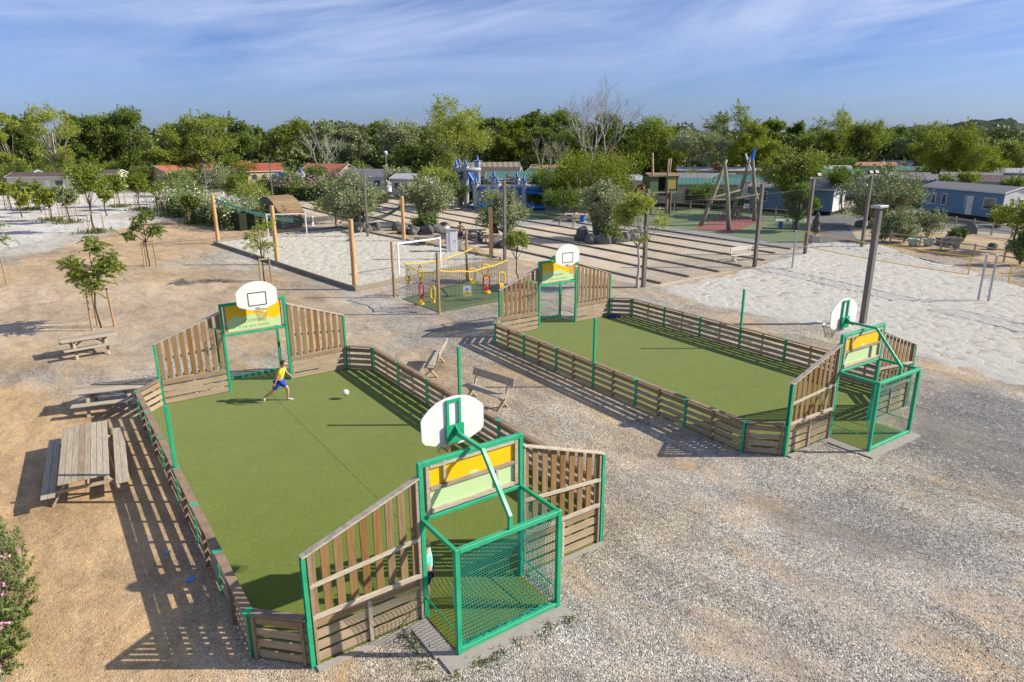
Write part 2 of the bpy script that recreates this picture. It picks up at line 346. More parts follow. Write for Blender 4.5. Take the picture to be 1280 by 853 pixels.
# ---------------------------------------------------------------- the two sports courts
GH, SH, WH, BD, DD, CL = 1.0945, 3.248, 4.0565, 1.215, .8294, 14.69
HG, HC, HW, HL = 3.2065, 2.12, 2.17, .94
COURTS = [(-4.9522, 17.6029, R_(124.93)), (6.2874, 25.6038, R_(124.07))]
def court_pt(c, u, v, z=0):
    x, y, th = COURTS[c]; d = Vector((math.cos(th), math.sin(th), 0)); n = Vector((-d.y, d.x, 0))
    return Vector((x, y, z)) + d*u + n*v
def m_turf(name, a, b2, sc=160):
    m, nt, b = nmat(name, .9, .12); p = gpos(nt)
    f = noise(nt, p, .7, 5, .65); g = noise(nt, p, sc, 2, .6); h = noise(nt, p, 22, 4, .75)
    col = mixc(nt, f, a, b2); col = mixc(nt, 1.0, col, ramp(nt, g, [(.25, .62), (.5, 1.), (.75, 1.35)]), 'MULTIPLY')
    col = mixc(nt, 1.0, col, ramp(nt, h, [(.3, .78), (.7, 1.2)]), 'MULTIPLY')
    col = mixc(nt, ramp(nt, noise(nt, p, 2.5, 6, .75), [(.52, 0.), (.8, .4)]), col, (.24,.24,.07))
    col = mixc(nt, 1.0, col, ramp(nt, noise(nt, p, 55, 2, .5), [(.3, .72), (.55, 1.), (.75, 1.35)]), 'MULTIPLY')
    lk(nt, col, b.inputs['Base Color']); bump(nt, b, g, .6, .012)
    b.inputs['Sheen Weight'].default_value = .15; return m
M_TURF = m_turf('artificial_turf', (.102,.142,.008), (.148,.194,.016))
def turf(c):
    u0, u1 = -CL/2, CL/2; P = []
    for (u, v) in ((u1, SH), (u1, GH), (u1+BD, GH), (u1+BD, -GH), (u1, -GH), (u1, -SH), (u1-DD, -WH), (u0+DD, -WH), (u0, -SH), (u0, -GH), (u0-BD, -GH), (u0-BD, GH), (u0, GH), (u0, SH), (u0+DD, WH), (u1-DD, WH)):
        P.append(court_pt(c, u, v))
    o = MB().prism([(p.x, p.y) for p in P], -.05, .022).build('turf', M_TURF); tag(o, kind='structure')
    # seam of the turf rolls: a narrow gap strip
    if c == 0:
        sm = MB(); a, b = court_pt(c, u1-.1, 0, .022), court_pt(c, u0+.1, 0, .022); sm.beam(a, b, .014, .004)
        tag(sm.build('turf_seam', plain('turf_seam_dark', (.08,.10,.02), .9)), kind='structure')
turf(0); turf(1)
def goal_unit(label):
    root = empty('goal_unit', (0,0,0), 0, label, 'goal', 'goal ends of the two courts')
    f = MB(); T = .09
    for s in (-1, 1):
        f.box((0, s*GH, HG/2), (T, T, HG)); f.box((BD, s*GH, HC/2), (T, T, HC))
        f.box((BD/2, s*GH, HC-T/2-.002), (BD-T-.004, T*.8, T*.8))
        f.tube([(0, s*GH, .45), (BD, s*GH, .42)], .016, 6)
        f.box((BD+.02, s*(GH+.02), .012), (.16, .16, .012))
    f.box((0, 0, HG-T/2-.002), (T+.006, 2*GH-T, T)); f.box((0, 0, HC-T/2), (T*.9, 2*GH-T, T*.8)); f.box((BD, 0, HC-T/2-.002), (T+.006, 2*GH-T, T))
    f.box((BD, 0, .10), (T*.9, 2*GH-T, T*.9))
    f.build('goal_frame', M_GREEN, root, bevel=.008)
    bm_ = MB(); bm_.tube([(BD, 0, HC-.02), (BD, 0, 2.36), (.36, 0, 3.30), (-.56, 0, 3.30)], .05, 4)
    bm_.build('hoop_arm', M_GREEN, root)
    # backboard
    bb = MB(); XB = -.68
    prof = [(-.22,3.0),(.22,3.0),(.62,3.15),(.685,3.24),(.69,3.63),(.66,3.70),(.52,3.83),(.36,3.93),(.18,3.98),(0,4.0),(-.18,3.98),(-.36,3.93),(-.52,3.83),(-.66,3.70),(-.69,3.63),(-.685,3.24),(-.62,3.15)]
    bd = bb.prism(prof, -.012, .012, frame=lambda y, z, x: Vector((XB+x, y, z))).build('backboard', M_BOARD, root, bevel=.004)
    ln = MB()
    for a, b in (((-.30,3.16),(.30,3.16)),((-.30,3.60),(.30,3.60)),((-.30,3.16),(-.30,3.60)),((.30,3.16),(.30,3.60))):
        ln.beam((XB-.014, a[0], a[1]), (XB-.014, b[0], b[1]), .004, .035, up=(0, 1, 0) if a[0] == b[0] else (0, 0, 1))
    ln.build('target_line', M_BLACK, bd)
    br = MB()
    for s in (-1, 1): br.box((XB+.035, s*.13, 3.55), (.04, .055, .80))
    br.box((XB+.034, 0, 3.925), (.036, .2, .05)); br.box((XB+.075, 0, 3.27), (.04, .38, .36)); br.prism([(XB+.10, 3.24), (XB+.36, 3.24), (XB+.10, 3.44)], -.012, .012, frame=lambda x, z, y: Vector((x, y, z)))
    br.build('bracket', M_GREEN, bd)
    rim = MB(); cx = XB-.012-.15-.225
    rim.tube([(cx+.225*math.cos(a), .225*math.sin(a), 3.06) for a in np.linspace(0, 2*PI, 25)], .012, 6, caps=False)
    rim.box((XB-.09, 0, 3.055), (.17, .12, .02)); rim.box((XB-.016, 0, 3.04), (.008, .16, .11))
    rim.build('rim', M_GALV, bd)
    net = MB(); lay = [(3.05, .225), (2.95, .185), (2.85, .145), (2.75, .12), (2.68, .125)]
    for k in range(12):
        for i in range(4):
            z0, r0 = lay[i]; z1, r1 = lay[i+1]; a0 = 2*PI*(k+.5*(i % 2))/12
            for dd in (-.5, .5):
                a1 = a0+dd*2*PI/12; net.tube([(cx+r0*math.cos(a0), r0*math.sin(a0), z0), (cx+r1*math.cos(a1), r1*math.sin(a1), z1)], .005, 3, False)
    net.build('hoop_net', plain('orange_cord', (.62,.36,.12), .7), bd)
    # painted sign between crossbar and top beam; wavy yellow over pale green
    zb, zt, yw = HC+.055, HG-.10, GH-.17
    def wave(y): return zb + .47 + .10*math.sin(y*3.1+.9) - .15*abs(math.sin(y*3.9+.6))**.8 + .08 + .03*math.sin(y*11)
    ys_ = np.linspace(-yw, yw, 70); zt2 = zt
    sg = MB()
    def strip(lo, hi, x, mi):
        for i in range(len(ys_)-1):
            a, b = ys_[i], ys_[i+1]; sg.add([(x, a, lo(a)), (x, b, lo(b)), (x, b, hi(b)), (x, a, hi(a))], [(0,1,2,3)], mi)
    strip(lambda y: zb, wave, -.018, 1); strip(wave, lambda y: zt2, -.018, 0)
    sg.box((.0, 0, (zb+.48+zb)/2), (.018, 2*yw, .48), mi=1); sg.box((.0, 0, (zb+.482+zt)/2), (.018, 2*yw, zt-zb-.484), mi=0)
    for k in range(11):   # green scallop that shows on the back by the middle
        pass
    sg.prism([(.02+.11*math.cos(a), zb+.50+.07*math.sin(a)) for a in np.linspace(0, PI, 10)], .010, .013, mi=1, frame=lambda y, z, x: Vector((x, y, z)))
    sign = sg.build('sign_panel', [M_YELLOW, M_LGREEN], root)
    cu = bpy.data.curves.new('sign_text', 'FONT'); cu.body = 'CAMPING'; cu.size = .15; cu.align_x = 'CENTER'; cu.extrude = .001
    to = bpy.data.objects.new('sign_text', cu); COL.objects.link(to)
    bpy.context.view_layer.update(); me = bpy.data.meshes.new_from_object(to.evaluated_get(bpy.context.evaluated_depsgraph_get())); bpy.data.objects.remove(to)
    me.materials.clear(); me.materials.append(M_FADED); to = bpy.data.objects.new('sign_text', me); COL.objects.link(to); to.parent = sign
    to.matrix_local = Matrix.Translation((-.0215, 0, zb+.27)) @ Matrix(((0,0,-1,0),(-1,0,0,0),(0,1,0,0),(0,0,0,1)))
    sm = MB(); rr = random.Random(3); y = -.5
    while y < .5:
        wl = rr.choice((.03, .045, .05)); sm.box((-.020, y+wl/2, zb+.12+rr.uniform(-.004,.004)), (.002, wl, rr.choice((.06, .075, .08))))
        y += wl + rr.choice((.022, .022, .07))
    sm.build('sign_faded_line', M_FADED, sign)
    bt = MB()
    for s in (-1, 1): bt.box((.035, s*(GH-.13), (zb+zt)/2), (.05, .07, zt-zb)); 
    bt.box((.035, 0, zb+.03), (.052, 2*GH-.36, .075)); bt.box((.036, 0, zt-.02), (.05, 2*GH-.36, .055)); bt.box((.036, 0, zb+.48), (.05, 2*GH-.36, .065))
    bt.box((.034, -.62, zb+.75), (.046, .05, .42)); bt.box((.034, .52, zb+.25), (.046, .05, .38))
    for s in (-1, 1): bt.box((-.012, s*(GH-.115), (zb+zt)/2), (.045, .055, zt-zb-.04))
    bt.build('sign_batten', W_RAIL, root)
    # net: back sheet bellied inwards, right side sheet
    nm = MB(); c = .060; thin = [1.0]; n1 = int(2*GH/c); n2 = int(2.0/c)
    def back(i, j):
        s = -GH+.05+(2*GH-.1)*i/n1; t = j/n2; z = HC-.1-(HC-.24)*t
        bel = .34*math.sin(PI*min(1, t*1.02))**1.3*(.55+.45*math.sin(PI*i/n1)) + .16*math.sin(PI*t)*i/n1
        sag = -.10*t*math.sin(PI*i/n1*.9+.2)
        return (BD-.05-bel*(1 if True else 0), s, max(.035, z+sag))
    def side(i, j):
        s = BD-.05-(BD-.1)*i/(n1//2); t = j/n2; z = HC-.1-(HC-.2)*t
        return (s, GH-.03-.10*math.sin(PI*t)*math.sin(PI*i/(n1//2)), z)
    def cords(fn, a, b, r):
        r = r*thin[0]
        for i in range(a+1): nm.tube([fn(i, j) for j in range(b+1)], r, 3, False)
        for j in range(b+1): nm.tube([fn(i, j) for i in range(a+1)], r, 3, False)
    global THIN, MIDN
    for q in (.30, .72):
        thin[0] = q; nm = MB(); cords(back, n1, n2, .0052); cords(side, n1//2, n2, .0045); tmp = nm.build('goal_net', M_NET); m_ = tmp.data; bpy.data.objects.remove(tmp)
        if q < .5: THIN = m_
        else: MIDN = m_
    thin[0] = 1.0; nm = MB(); cords(back, n1, n2, .0056); cords(side, n1//2, n2, .0052)
    rr = random.Random(8)      # the bunched hem on the floor bar
    for k in range(7):
        nm.tube([(BD-.05+rr.uniform(-.05,.05), -GH+.06+(2*GH-.12)*i/26, .10+.05*rr.random()+.03*math.sin(i*1.3+k)) for i in range(27)], .007, 3, False)
    nm.build('goal_net', M_NET, root)
    # slatted end walls
    for s in (-1, 1):
        y0, y1 = GH+.055, SH; peak = 2.92
        zt_ = lambda y: peak + (HW-peak)*(y-GH)/(SH-GH)
        sl = MB(); ns = 9; wd = .142; rr = random.Random(11+s)
        for k in range(ns):
            yc = y0+.09+(y1-y0-.19)*k/(ns-1); j = rr.uniform(-.006, .006)
            a, b = yc-wd/2+j, yc+wd/2+j
            sl.prism([(a, .93), (b, .93), (b, zt_(b)-.02), (a, zt_(a)-.02)], -.036, -.010, frame=lambda yy, z, x: Vector((x, s*yy, z)))
        wall = sl.build('slatted_wall', W_SLAT, root, bevel=.003)
        lb = MB()
        for k in range(4):
            zc = .125+.225*k; lb.box((-.023, s*(y0+y1-.03)/2, zc), (.028, y1-y0-.03, .165))
        lb.build('lower_board', W_BOARD, wall, bevel=.003)
        rl = MB(); rl.box((.022, s*(y0+y1)/2, .955), (.045, y1-y0-.06, .09)); 
        rl.beam((.022, s*(y0+.02), 1.72), (.022, s*(y1-.03), 1.56), .045, .075)
        rl.box((.012, s*(y0+y1)/2, .44), (.038, .07, .84))
        for yy in (y0+.01, y1-.075):
            h = zt_(yy)-.05; rl.box((.016, s*(yy+.02), h/2+.02), (.05, .055, h))
        rl.build('rail', W_RAIL, wall, bevel=.004)
        cp = MB(); cp.beam((0, s*(GH+.05), zt_(GH)+.008), (0, s*(SH+.06), zt_(SH+.06)+.006), .135, .034); cp.build('cap_rail', W_RAIL, wall, bevel=.004)
        ps = MB(); ps.box((0, s*(SH+.005), (HW-.04)/2), (.10, .012, HW-.04)); ps.box((-.045, s*(SH+.035), (HW-.04)/2), (.012, .07, HW-.04)); ps.box((.045, s*(SH+.035), (HW-.04)/2), (.012, .07, HW-.04))
        ps.box((.0, s*(SH+.07), .47), (.11, .014, .93))
        ps.build('wall_post', M_GREEN, root)
    return root
U = [goal_unit('green goal cage with basketball backboard nearest the camera, net bellied over turf')]
lab = {(0, 1): 'far goal of the nearer court, behind the running boy, backboard front and orange hoop net',
       (1, -1): 'green goal cage at the right end of the farther court, backboard seen from behind',
       (1, 1): 'far goal of the farther court, round white backboard against the striped gravel pitch'}
def place_unit(o, c, s):
    p = court_pt(c, s*CL/2, 0); th = COURTS[c][2] + (0 if s > 0 else PI); o.location = p; o.rotation_euler = (0, 0, th)
place_unit(U[0], 0, -1)
for (c, s), l in lab.items():
    o = dup(U[0], (0,0,0), 0, l); place_unit(o, c, s)
    for ch in o.children:
        if ch.name.startswith('goal_net'): ch.data = THIN if c == 0 else MIDN
def fence_side(label):
    root = empty('perimeter_fence', (0,0,0), 0, label, 'fence', 'low slatted fences along the court sides')
    h = CL/2-DD; pts = [Vector((-h+2*h*i/6, 0, 0)) for i in range(7)]
    allp = [Vector((-CL/2+.02, -(WH-SH)+.03, 0))]+pts+[Vector((CL/2-.02, -(WH-SH)+.03, 0))]
    rr = random.Random(4)
    for i in range(8):
        a, b = allp[i], allp[i+1]; d = (b-a).normalized(); n = Vector((-d.y, d.x, 0)); a2, b2 = a+d*.035, b-d*.035
        if i == 0: a2 = a+d*.06
        pb = MB()
        for k in range(4):
            z = .11+.222*k + rr.uniform(-.006, .006); pb.beam(a2+Vector((0,0,z)), b2+Vector((0,0,z+rr.uniform(-.006,.006))), .03, .145)
        pan = pb.build('fence_panel', W_BOARD, root, bevel=.003)
        bt = MB(); mid = (a+b)/2 + n*.053
        if i not in (0, 7): bt.box(mid+Vector((0,0,.45)), (.075, .072, .88), rot=Matrix.Rotation(math.atan2(d.y, d.x), 3, 'Z'))
        else:
            for q in (a2+d*.06, b2-d*.06): bt.box(q+n*.037+Vector((0,0,.45)), (.06, .04, .88), rot=Matrix.Rotation(math.atan2(d.y, d.x), 3, 'Z'))
        bt.build('batten', W_CAP, pan, bevel=.003)
        cp = MB(); cp.beam(a+d*.075+Vector((0,0,HL)), b-d*.075+Vector((0,0,HL)), .165, .034); cp.build('cap_rail', W_CAP, pan, bevel=.004)
    for i, p in enumerate(pts):
        q = MB(); H = .93
        q.box(p+Vector((0,0,H/2)), (.012, .068, H)); 
        for s in (-1, 1): q.box(p+Vector((0, s*.038, H/2)), (.075, .008, H))
        q.box(p+Vector((0,0,HL+.004)), (.14, .18, .012))
        if i in (0, 6): q.box(p+Vector((-.12 if i == 0 else .12, -.07, HL+.003)), (.14, .17, .01), rot=Matrix.Rotation(R_(45 if i == 0 else -45), 3, 'Z'))
        q.build('post', M_GREEN, root)
    pl = MB(); pl.box(Vector((0, .0, HL+.82)), (.085, .085, 1.59)); pl.box(Vector((0, 0, HL+1.625)), (.095, .095, .02)); pl.build('net_pole', M_GREEN, root, bevel=.006)
    return root
FS = fence_side('low weathered board fence of the nearer court, beside the picnic tables')
def place_fence(o, c, s):     # s=+1: side at +v (left seen towards the far end)
    p = court_pt(c, 0, s*WH); o.location = p; o.rotation_euler = (0, 0, COURTS[c][2] + (0 if s > 0 else PI))
place_fence(FS, 0, 1)
for c, s, l in ((0, -1, 'low board fence of the nearer court beside the two park benches'),
                (1, 1, 'low board fence on the benches side of the farther court, casting striped shadow'),
                (1, -1, 'low board fence of the farther court on the side of the white volleyball sand')):
    place_fence(dup(FS, (0,0,0), 0, l), c, s)
# concrete footings around the goal boxes of the near ends
def slab(c, s, label):
    r = MB(); P = lambda u, v: court_pt(c, s*(CL/2+u), v)
    def q(a, b, c2, d):
        pts = [P(*a), P(*b), P(*c2), P(*d)]; r.prism([(p.x, p.y) for p in pts], -.05, .035)
    q((BD-.12, -GH-.12), (BD+.32, -GH-.12), (BD+.32, GH+.35), (BD-.12, GH+.35))
    t = -s
    q((.05, t*(GH+.06)), (BD-.125, t*(GH+.06)), (BD-.125, t*(GH+.40)), (.05, t*(GH+.40)))
    q((.06, SH*t), (.20, SH*t), (.20, t*(GH+.405)), (.06, t*(GH+.405))); q((.06, -t*(GH+.13)), (.16, -t*(GH+.13)), (.16, -t*SH), (.06, -t*SH))
    o = r.build('concrete_footing', M_CONC); tag(o, label, 'footing')
slab(0, -1, 'worn concrete slab under the nearest green goal cage')
slab(1, -1, 'pale concrete slab under the goal cage right of the farther court')
# ball
def ball():
    p = G(417.6, 500, 0); h = .11
    q = G(432, 491, .25)
    me = MB(); bm = bmesh.new(); bmesh.ops.create_icosphere(bm, subdivisions=3, radius=.115)
    m = bpy.data.meshes.new('football'); bm.to_mesh(m); bm.free(); m.polygons.foreach_set('use_smooth', [True]*len(m.polygons))
    mt, nt, b = nmat('football_print', .4, .5); vo = N(nt, 'ShaderNodeTexVoronoi'); vo.inputs['Scale'].default_value = 9; lk(nt, ocoord(nt), vo.inputs['Vector'])
    s = N(nt, 'ShaderNodeSeparateColor'); lk(nt, vo.outputs['Color'], s.inputs[0])
    lk(nt, ramp(nt, s.outputs[0], [(.7, (.78,.72,.68)), (.75, (.72,.35,.2))]), b.inputs['Base Color']); m.materials.append(mt)
    o = bpy.data.objects.new('football', m); COL.objects.link(o); o.location = q; tag(o, 'white and orange football in the air just above the near turf', 'ball')
ball()
# ---------------------------------------------------------------- furniture near the courts
def picnic_table(label, loc, rz, L=1.9, W=.80, n=7):
    r = empty('picnic_table', loc, rz, label, 'picnic table', 'wooden picnic tables')
    t = MB(); rr = random.Random(len(label)); st = W/n
    for k in range(n): t.box((rr.uniform(-.015,.015), -W/2+st*(k+.5), .735+rr.uniform(-.002,.002)), (L+rr.uniform(-.02,.02), st-.009, .036))
    t.build('table_top', W_TABLE, r, bevel=.004)
    BO = W/2+.24
    for s in (-1, 1):
        b = MB()
        for k in (-1, 1): b.box((0, s*BO+k*.075, .44), (L-.03, .142, .036))
        b.build('bench_seat', W_TABLE, r, bevel=.004)
    for s in (-1, 1):
        x = s*(L/2-.45)
        for k in (-1, 1): MB().beam((x, k*(W/2-.22), .71), (x, k*(W/2+.22), .0), .045, .10, up=(1,0,0)).build('leg', W_RAIL, r)
        MB().box((x+s*.046, 0, .375), (.04, 2*BO-.02, .08)).build('crossbar', W_RAIL, r); MB().box((x+s*.047, 0, .685), (.04, W-.08, .06)).build('top_bearer', W_RAIL, r); MB().beam((x-s*.02, 0, .40), (x-s*.48, 0, .69), .04, .07).build('brace', W_RAIL, r)
    return r
def yaw(a, b): d = b-a; return math.atan2(d.y, d.x)
def tab(label, a, b, z=.75, W=.95, n=7):     # a,b = ends of the table top centre line
    A, B = G(*a, z), G(*b, z); c = (A+B)/2; c.z = 0; return picnic_table(label, c, yaw(A, B), (B-A).length, W, n)
tab('weathered picnic table with eight-plank top, nearest the camera, left of the near court', (104.5,599), (106.5,530), W=1.10, n=8)
tab('picnic table half shaded by the end wall of the near court', (92,488), (181,478), W=1.0)
tab('picnic table below the young staked tree on the gravel', (74,426), (144,415), W=.95)
def park_bench(label, a, b, flip=1, mat=None):
    A, B = G(*a, .45), G(*b, .45); c = (A+B)/2; c.z = 0
    r = empty('park_bench', c, yaw(A, B), label, 'bench', 'park benches with cross legs')
    L = (B-A).length
    s = MB()
    for k in range(3): s.box((0, flip*(-.17+.125*k), .45), (L, .115, .035))
    s.build('seat', (mat or W_TABLE), r, bevel=.004)
    k = MB(); rot = Matrix.Rotation(-flip*R_(14), 3, 'X'); k.box((0, flip*.34, .86), (L, .035, .27), rot=rot); k.build('backrest', (mat or W_TABLE), r, bevel=.004)
    for q in (-1, 1):
        l = MB(); x = q*(L/2-.22)
        l.beam((x, flip*.24, .0), (x, -flip*.16, .43), .05, .10, up=(1,0,0)); l.beam((x+.052, -flip*.30, .0), (x+.052, flip*.16, .42), .05, .10, up=(1,0,0)); l.beam((x, flip*.16, .35), (x, flip*.335, .95), .045, .07, up=(1,0,0))
        l.build('leg', mat or W_RAIL, r)
    return r
park_bench('park bench seen end-on between the two courts, left of the other bench', (537,460), (549,438), -1)
park_bench('park bench seen from the side beside the green pole, between the two courts', (583,480), (634,497), 1)
park_bench('pale bench alone behind the mesh netting, on the striped gravel pitch', (914,320), (943,317), 1, plain('pale_bench_paint', (.66,.63,.56), .7))
# staked young trees -------------------------------------------------------------
def leaf_mesh(name, P, D, size, mat, parent=None, aspect=.55, seed=0, droop=0):
    rg = np.random.default_rng(seed); n = len(P); size = size*rg.uniform(.65, 1.35, n)[:, None]
    a = D + rg.normal(0, .55, (n, 3)); a[:, 2] -= droop; a /= np.linalg.norm(a, axis=1)[:, None]+1e-9
    r = rg.normal(0, 1, (n, 3)); b = np.cross(a, r); b /= np.linalg.norm(b, axis=1)[:, None]+1e-9
    v0 = P - a*size*.5; v2 = P + a*size*.5; mid = P - a*size*.05
    v1 = mid + b*size*aspect*.5; v3 = mid - b*size*aspect*.5
    V = np.stack([v0, v1, v2, v3], 1).reshape(-1, 3); me = bpy.data.meshes.new(name); me.vertices.add(4*n); me.vertices.foreach_set('co', V.ravel())
    me.loops.add(4*n); me.loops.foreach_set('vertex_index', np.arange(4*n, dtype=np.int32)); me.polygons.add(n)
    me.polygons.foreach_set('loop_start', np.arange(n)*4); me.polygons.foreach_set('loop_total', np.full(n, 4)); me.update(calc_edges=True)
    me.materials.append(mat); o = bpy.data.objects.new(name, me); COL.objects.link(o)
    if parent: o.parent = parent
    return o
def m_leaf(name, a, b_, c, trans=.33, rough=.55):
    m, nt, b = nmat(name, rough, .35); isl = island(nt); cl = noise(nt, ocoord(nt), .45, 3, .6); orr = orand(nt)
    col = ramp(nt, mth(nt, 'ADD', mth(nt, 'MULTIPLY', isl, .55), mth(nt, 'MULTIPLY', cl, .55)), [(.2, a), (.55, b_), (.95, c)])
    col = mixc(nt, 1.0, col, ramp(nt, orr, [(0, (.84,.88,.8)), (.5, (1.,1.,1.)), (1, (1.16,1.1,1.))]), 'MULTIPLY')
    lk(nt, col, b.inputs['Base Color'])
    tr = N(nt, 'ShaderNodeBsdfTranslucent'); lk(nt, mixc(nt, 1.0, col, (1.1,1.25,.6), 'MULTIPLY'), tr.inputs['Color'])
    mx = N(nt, 'ShaderNodeMixShader'); mx.inputs[0].default_value = trans; lk(nt, b.outputs[0], mx.inputs[1]); lk(nt, tr.outputs[0], mx.inputs[2])
    lk(nt, mx.outputs[0], nt.nodes['Material Output'].inputs['Surface']); return m
L_DARK = m_leaf('leaf_dark_evergreen', (0.086,0.125,0.024), (0.159,0.216,0.040), (0.275,0.338,0.070))
L_MID = m_leaf('leaf_mid_green', (0.101,0.144,0.023), (0.187,0.233,0.041), (0.314,0.349,0.078))
L_YEL = m_leaf('leaf_yellow_green', (0.110,0.145,0.012), (0.223,0.254,0.022), (0.376,0.393,0.044))
L_OLIVE = m_leaf('leaf_olive_grey', (0.140,0.168,0.076), (0.269,0.309,0.151), (0.491,0.537,0.292), .1)
L_PLANE = m_leaf('leaf_plane_tree', (0.166,0.205,0.030), (0.288,0.329,0.061), (0.508,0.499,0.121))
L_BRIGHT = m_leaf('leaf_bright_green', (0.097,0.142,0.014), (0.184,0.244,0.026), (0.331,0.363,0.051))
L_OLEAN = m_leaf('leaf_oleander', (0.090,0.136,0.031), (0.169,0.223,0.061), (0.277,0.347,0.103), .15)
L_PINK = plain('pink_blossom', (1.138,0.380,0.655), .6, var=.25); L_WHITEF = plain('white_blossom', (1.125,1.080,0.990), .6)
L_RUST = m_leaf('leaf_rusty', (0.139,0.096,0.052), (0.258,0.174,0.086), (0.377,0.290,0.138))
L_GRASS = m_leaf('weed_leaf', (.06,.085,.015), (.11,.145,.03), (.20,.20,.07))
def m_bark(name, a, b_, sc=(9, 9, 2.2)):
    m, nt, b = nmat(name, .95, .1); v = ocoord(nt); f = noise(nt, mapping(nt, v, sc), 1, 6, .7, .3); lk(nt, mixc(nt, ramp(nt, f, [(.35, 0.), (.65, 1.)]), a, b_), b.inputs['Base Color']); bump(nt, b, f, .8, .03); return m
B_PALE = m_bark('bark_pale_mottled', (.22,.19,.145), (.48,.44,.37), (3, 3, 1.5)); B_DARK = m_bark('bark_dark', (.06,.045,.033), (.13,.10,.075)); B_OLIVE = m_bark('bark_olive', (.10,.085,.065), (.23,.20,.155)); B_GREY = m_bark('bark_bleached', (.33,.30,.26), (.55,.51,.46))
def sph(rg, n):
    v = rg.normal(0, 1, (n, 3)); return v/np.linalg.norm(v, axis=1)[:, None]
def limb(mb, a, b, r0, r1, rg, n=5, sag=.12, seg=5):
    a, b = np.array(a, float), np.array(b, float); L = np.linalg.norm(b-a); off = rg.normal(0, 1, 3)*L*sag
    pts = [a+(b-a)*t+off*math.sin(PI*t)*.6+rg.normal(0, .012, 3)*L*(0 < t < 1) for t in np.linspace(0, 1, seg)]
    mb.tube([tuple(p) for p in pts], [r0+(r1-r0)*t for t in np.linspace(0, 1, seg)], n, False); return pts
def tree_geo(name, H, RX, trunk_h, lobes, leaves, leaf, mat, bark, seed, lobe_r=.42, zr=None, r0=None, trunks=1, lean=0, aspect=.55, droop=0, hollow=.0, spikes=0, limbs=True, inst=None, flat=0, label='', cat='tree', parent_name='tree', group=None):
    rg = np.random.default_rng(seed); root = empty(parent_name, (0,0,0), 0, label, cat, group)
    cz = trunk_h + (H-trunk_h)*.5; RZ = (H-trunk_h)*.5 if zr is None else zr; r0 = r0 or H*.012+.03
    C, Rl = [], []
    for k in range(lobes):
        d = sph(rg, 1)[0]; rad = rg.uniform(.35, .95)**.6; lr = lobe_r*rg.uniform(.6, 1.25)
        c = np.array([d[0]*RX*(1-lobe_r*.75)*rad, d[1]*RX*(1-lobe_r*.75)*rad, cz + d[2]*(RZ*(1-lobe_r*.6))*rad])
        if flat: c[2] = cz + (c[2]-cz)*.6 + RZ*.2
        C.append(c); Rl.append(lr*RX*(1 if RX < RZ else 1))
    C = np.array(C); Rl = np.array(Rl); share = Rl**2/np.sum(Rl**2); P, D = [], []
    for c, lr, sh in zip(C, Rl, share):
        n = max(20, int(leaves*sh)); tw = max(8, n//14); d = sph(rg, tw); d[:, 2] = d[:, 2]*.8+.12; rad = rg.uniform(.45, 1.08, tw)
        tip = c + d*(lr*rad)[:, None]*np.array([1, 1, .82]); idx = rg.integers(0, tw, n); s = rg.normal(0, lr*.13, (n, 3))
        back = rg.uniform(0, .28, n)[:, None]
        P.append(tip[idx] - (tip[idx]-c)*back + s); D.append(d[idx])
    for k in range(spikes):       # loose shoots that break the outline
        i = rg.integers(0, lobes); d = sph(rg, 1)[0]; d[2] = abs(d[2])*1.2+.25; d /= np.linalg.norm(d); L = Rl[i]*rg.uniform(1.1, 1.6); t = rg.uniform(.5, 1, 22)[:, None]
        P.append(C[i]+d*L*t+rg.normal(0, Rl[i]*.06, (22, 3))); D.append(np.repeat(d[None], 22, 0))
    P = np.concatenate(P); D = np.concatenate(D); P[:, 2] = np.maximum(P[:, 2], max(.12, trunk_h*.45) if trunk_h > 0 else .05)
    mb = MB(); tops = []
    for q in range(trunks):
        ang = 2*PI*q/max(1, trunks)+rg.uniform(0, 1); base = np.array([math.cos(ang), math.sin(ang), 0])*(r0*1.4 if trunks > 1 else 0); spread = (RX*.28 if trunks > 1 else 0)
        top = base + np.array([math.cos(ang)*spread+lean, math.sin(ang)*spread, cz+RZ*.15]); rr0 = r0*(1 if trunks == 1 else .65)
        b2 = base.copy(); b2[2] = -.1
        pts = limb(mb, b2, top, rr0*1.15, rr0*.35, rg, 8, .05, 8); tops.append(pts)
    if limbs:
        for k in range(len(C)):
            pts = tops[k % len(tops)]; i = min(len(pts)-2, max(1, int(len(pts)*np.clip((trunk_h*.8+(C[k][2]-trunk_h)*.35)/ (cz+RZ*.15), .2, .8)))); a = pts[i]; bb = C[k]
            pl = limb(mb, a, bb, r0*.36, r0*.10, rg, 5, .10, 5)
            for j in range(3):
                e = C[k] + sph(rg, 1)[0]*Rl[k]*.75; limb(mb, pl[3], e, r0*.12, r0*.03, rg, 4, .08, 3)
    mb.build('trunk', bark, root, smooth=True)
    leaf_mesh('crown', P, D, leaf, mat, root, aspect, seed, droop)
    return root
def stakes(loc, label, r=.45, h=1.75, n=3, rz=0, mat=None):
    o = empty('tree_stake_frame', loc, rz, label, 'tree stakes', 'wooden stake frames round the young trees')
    P = [(r*math.cos(2*PI*k/n+.3), r*math.sin(2*PI*k/n+.3)) for k in range(n)]
    for (x, y) in P:
        MB().tube([(x*1.12, y*1.12, -.05), (x, y, h)], .05, 7).build('stake', W_STAKE, o)
    c = MB()
    for k in range(n):
        a, b = P[k], P[(k+1) % n]; c.beam((a[0], a[1], h-.06), (b[0], b[1], h-.06), .03, .07)
    c.build('crossbar', W_STAKE, o); return o
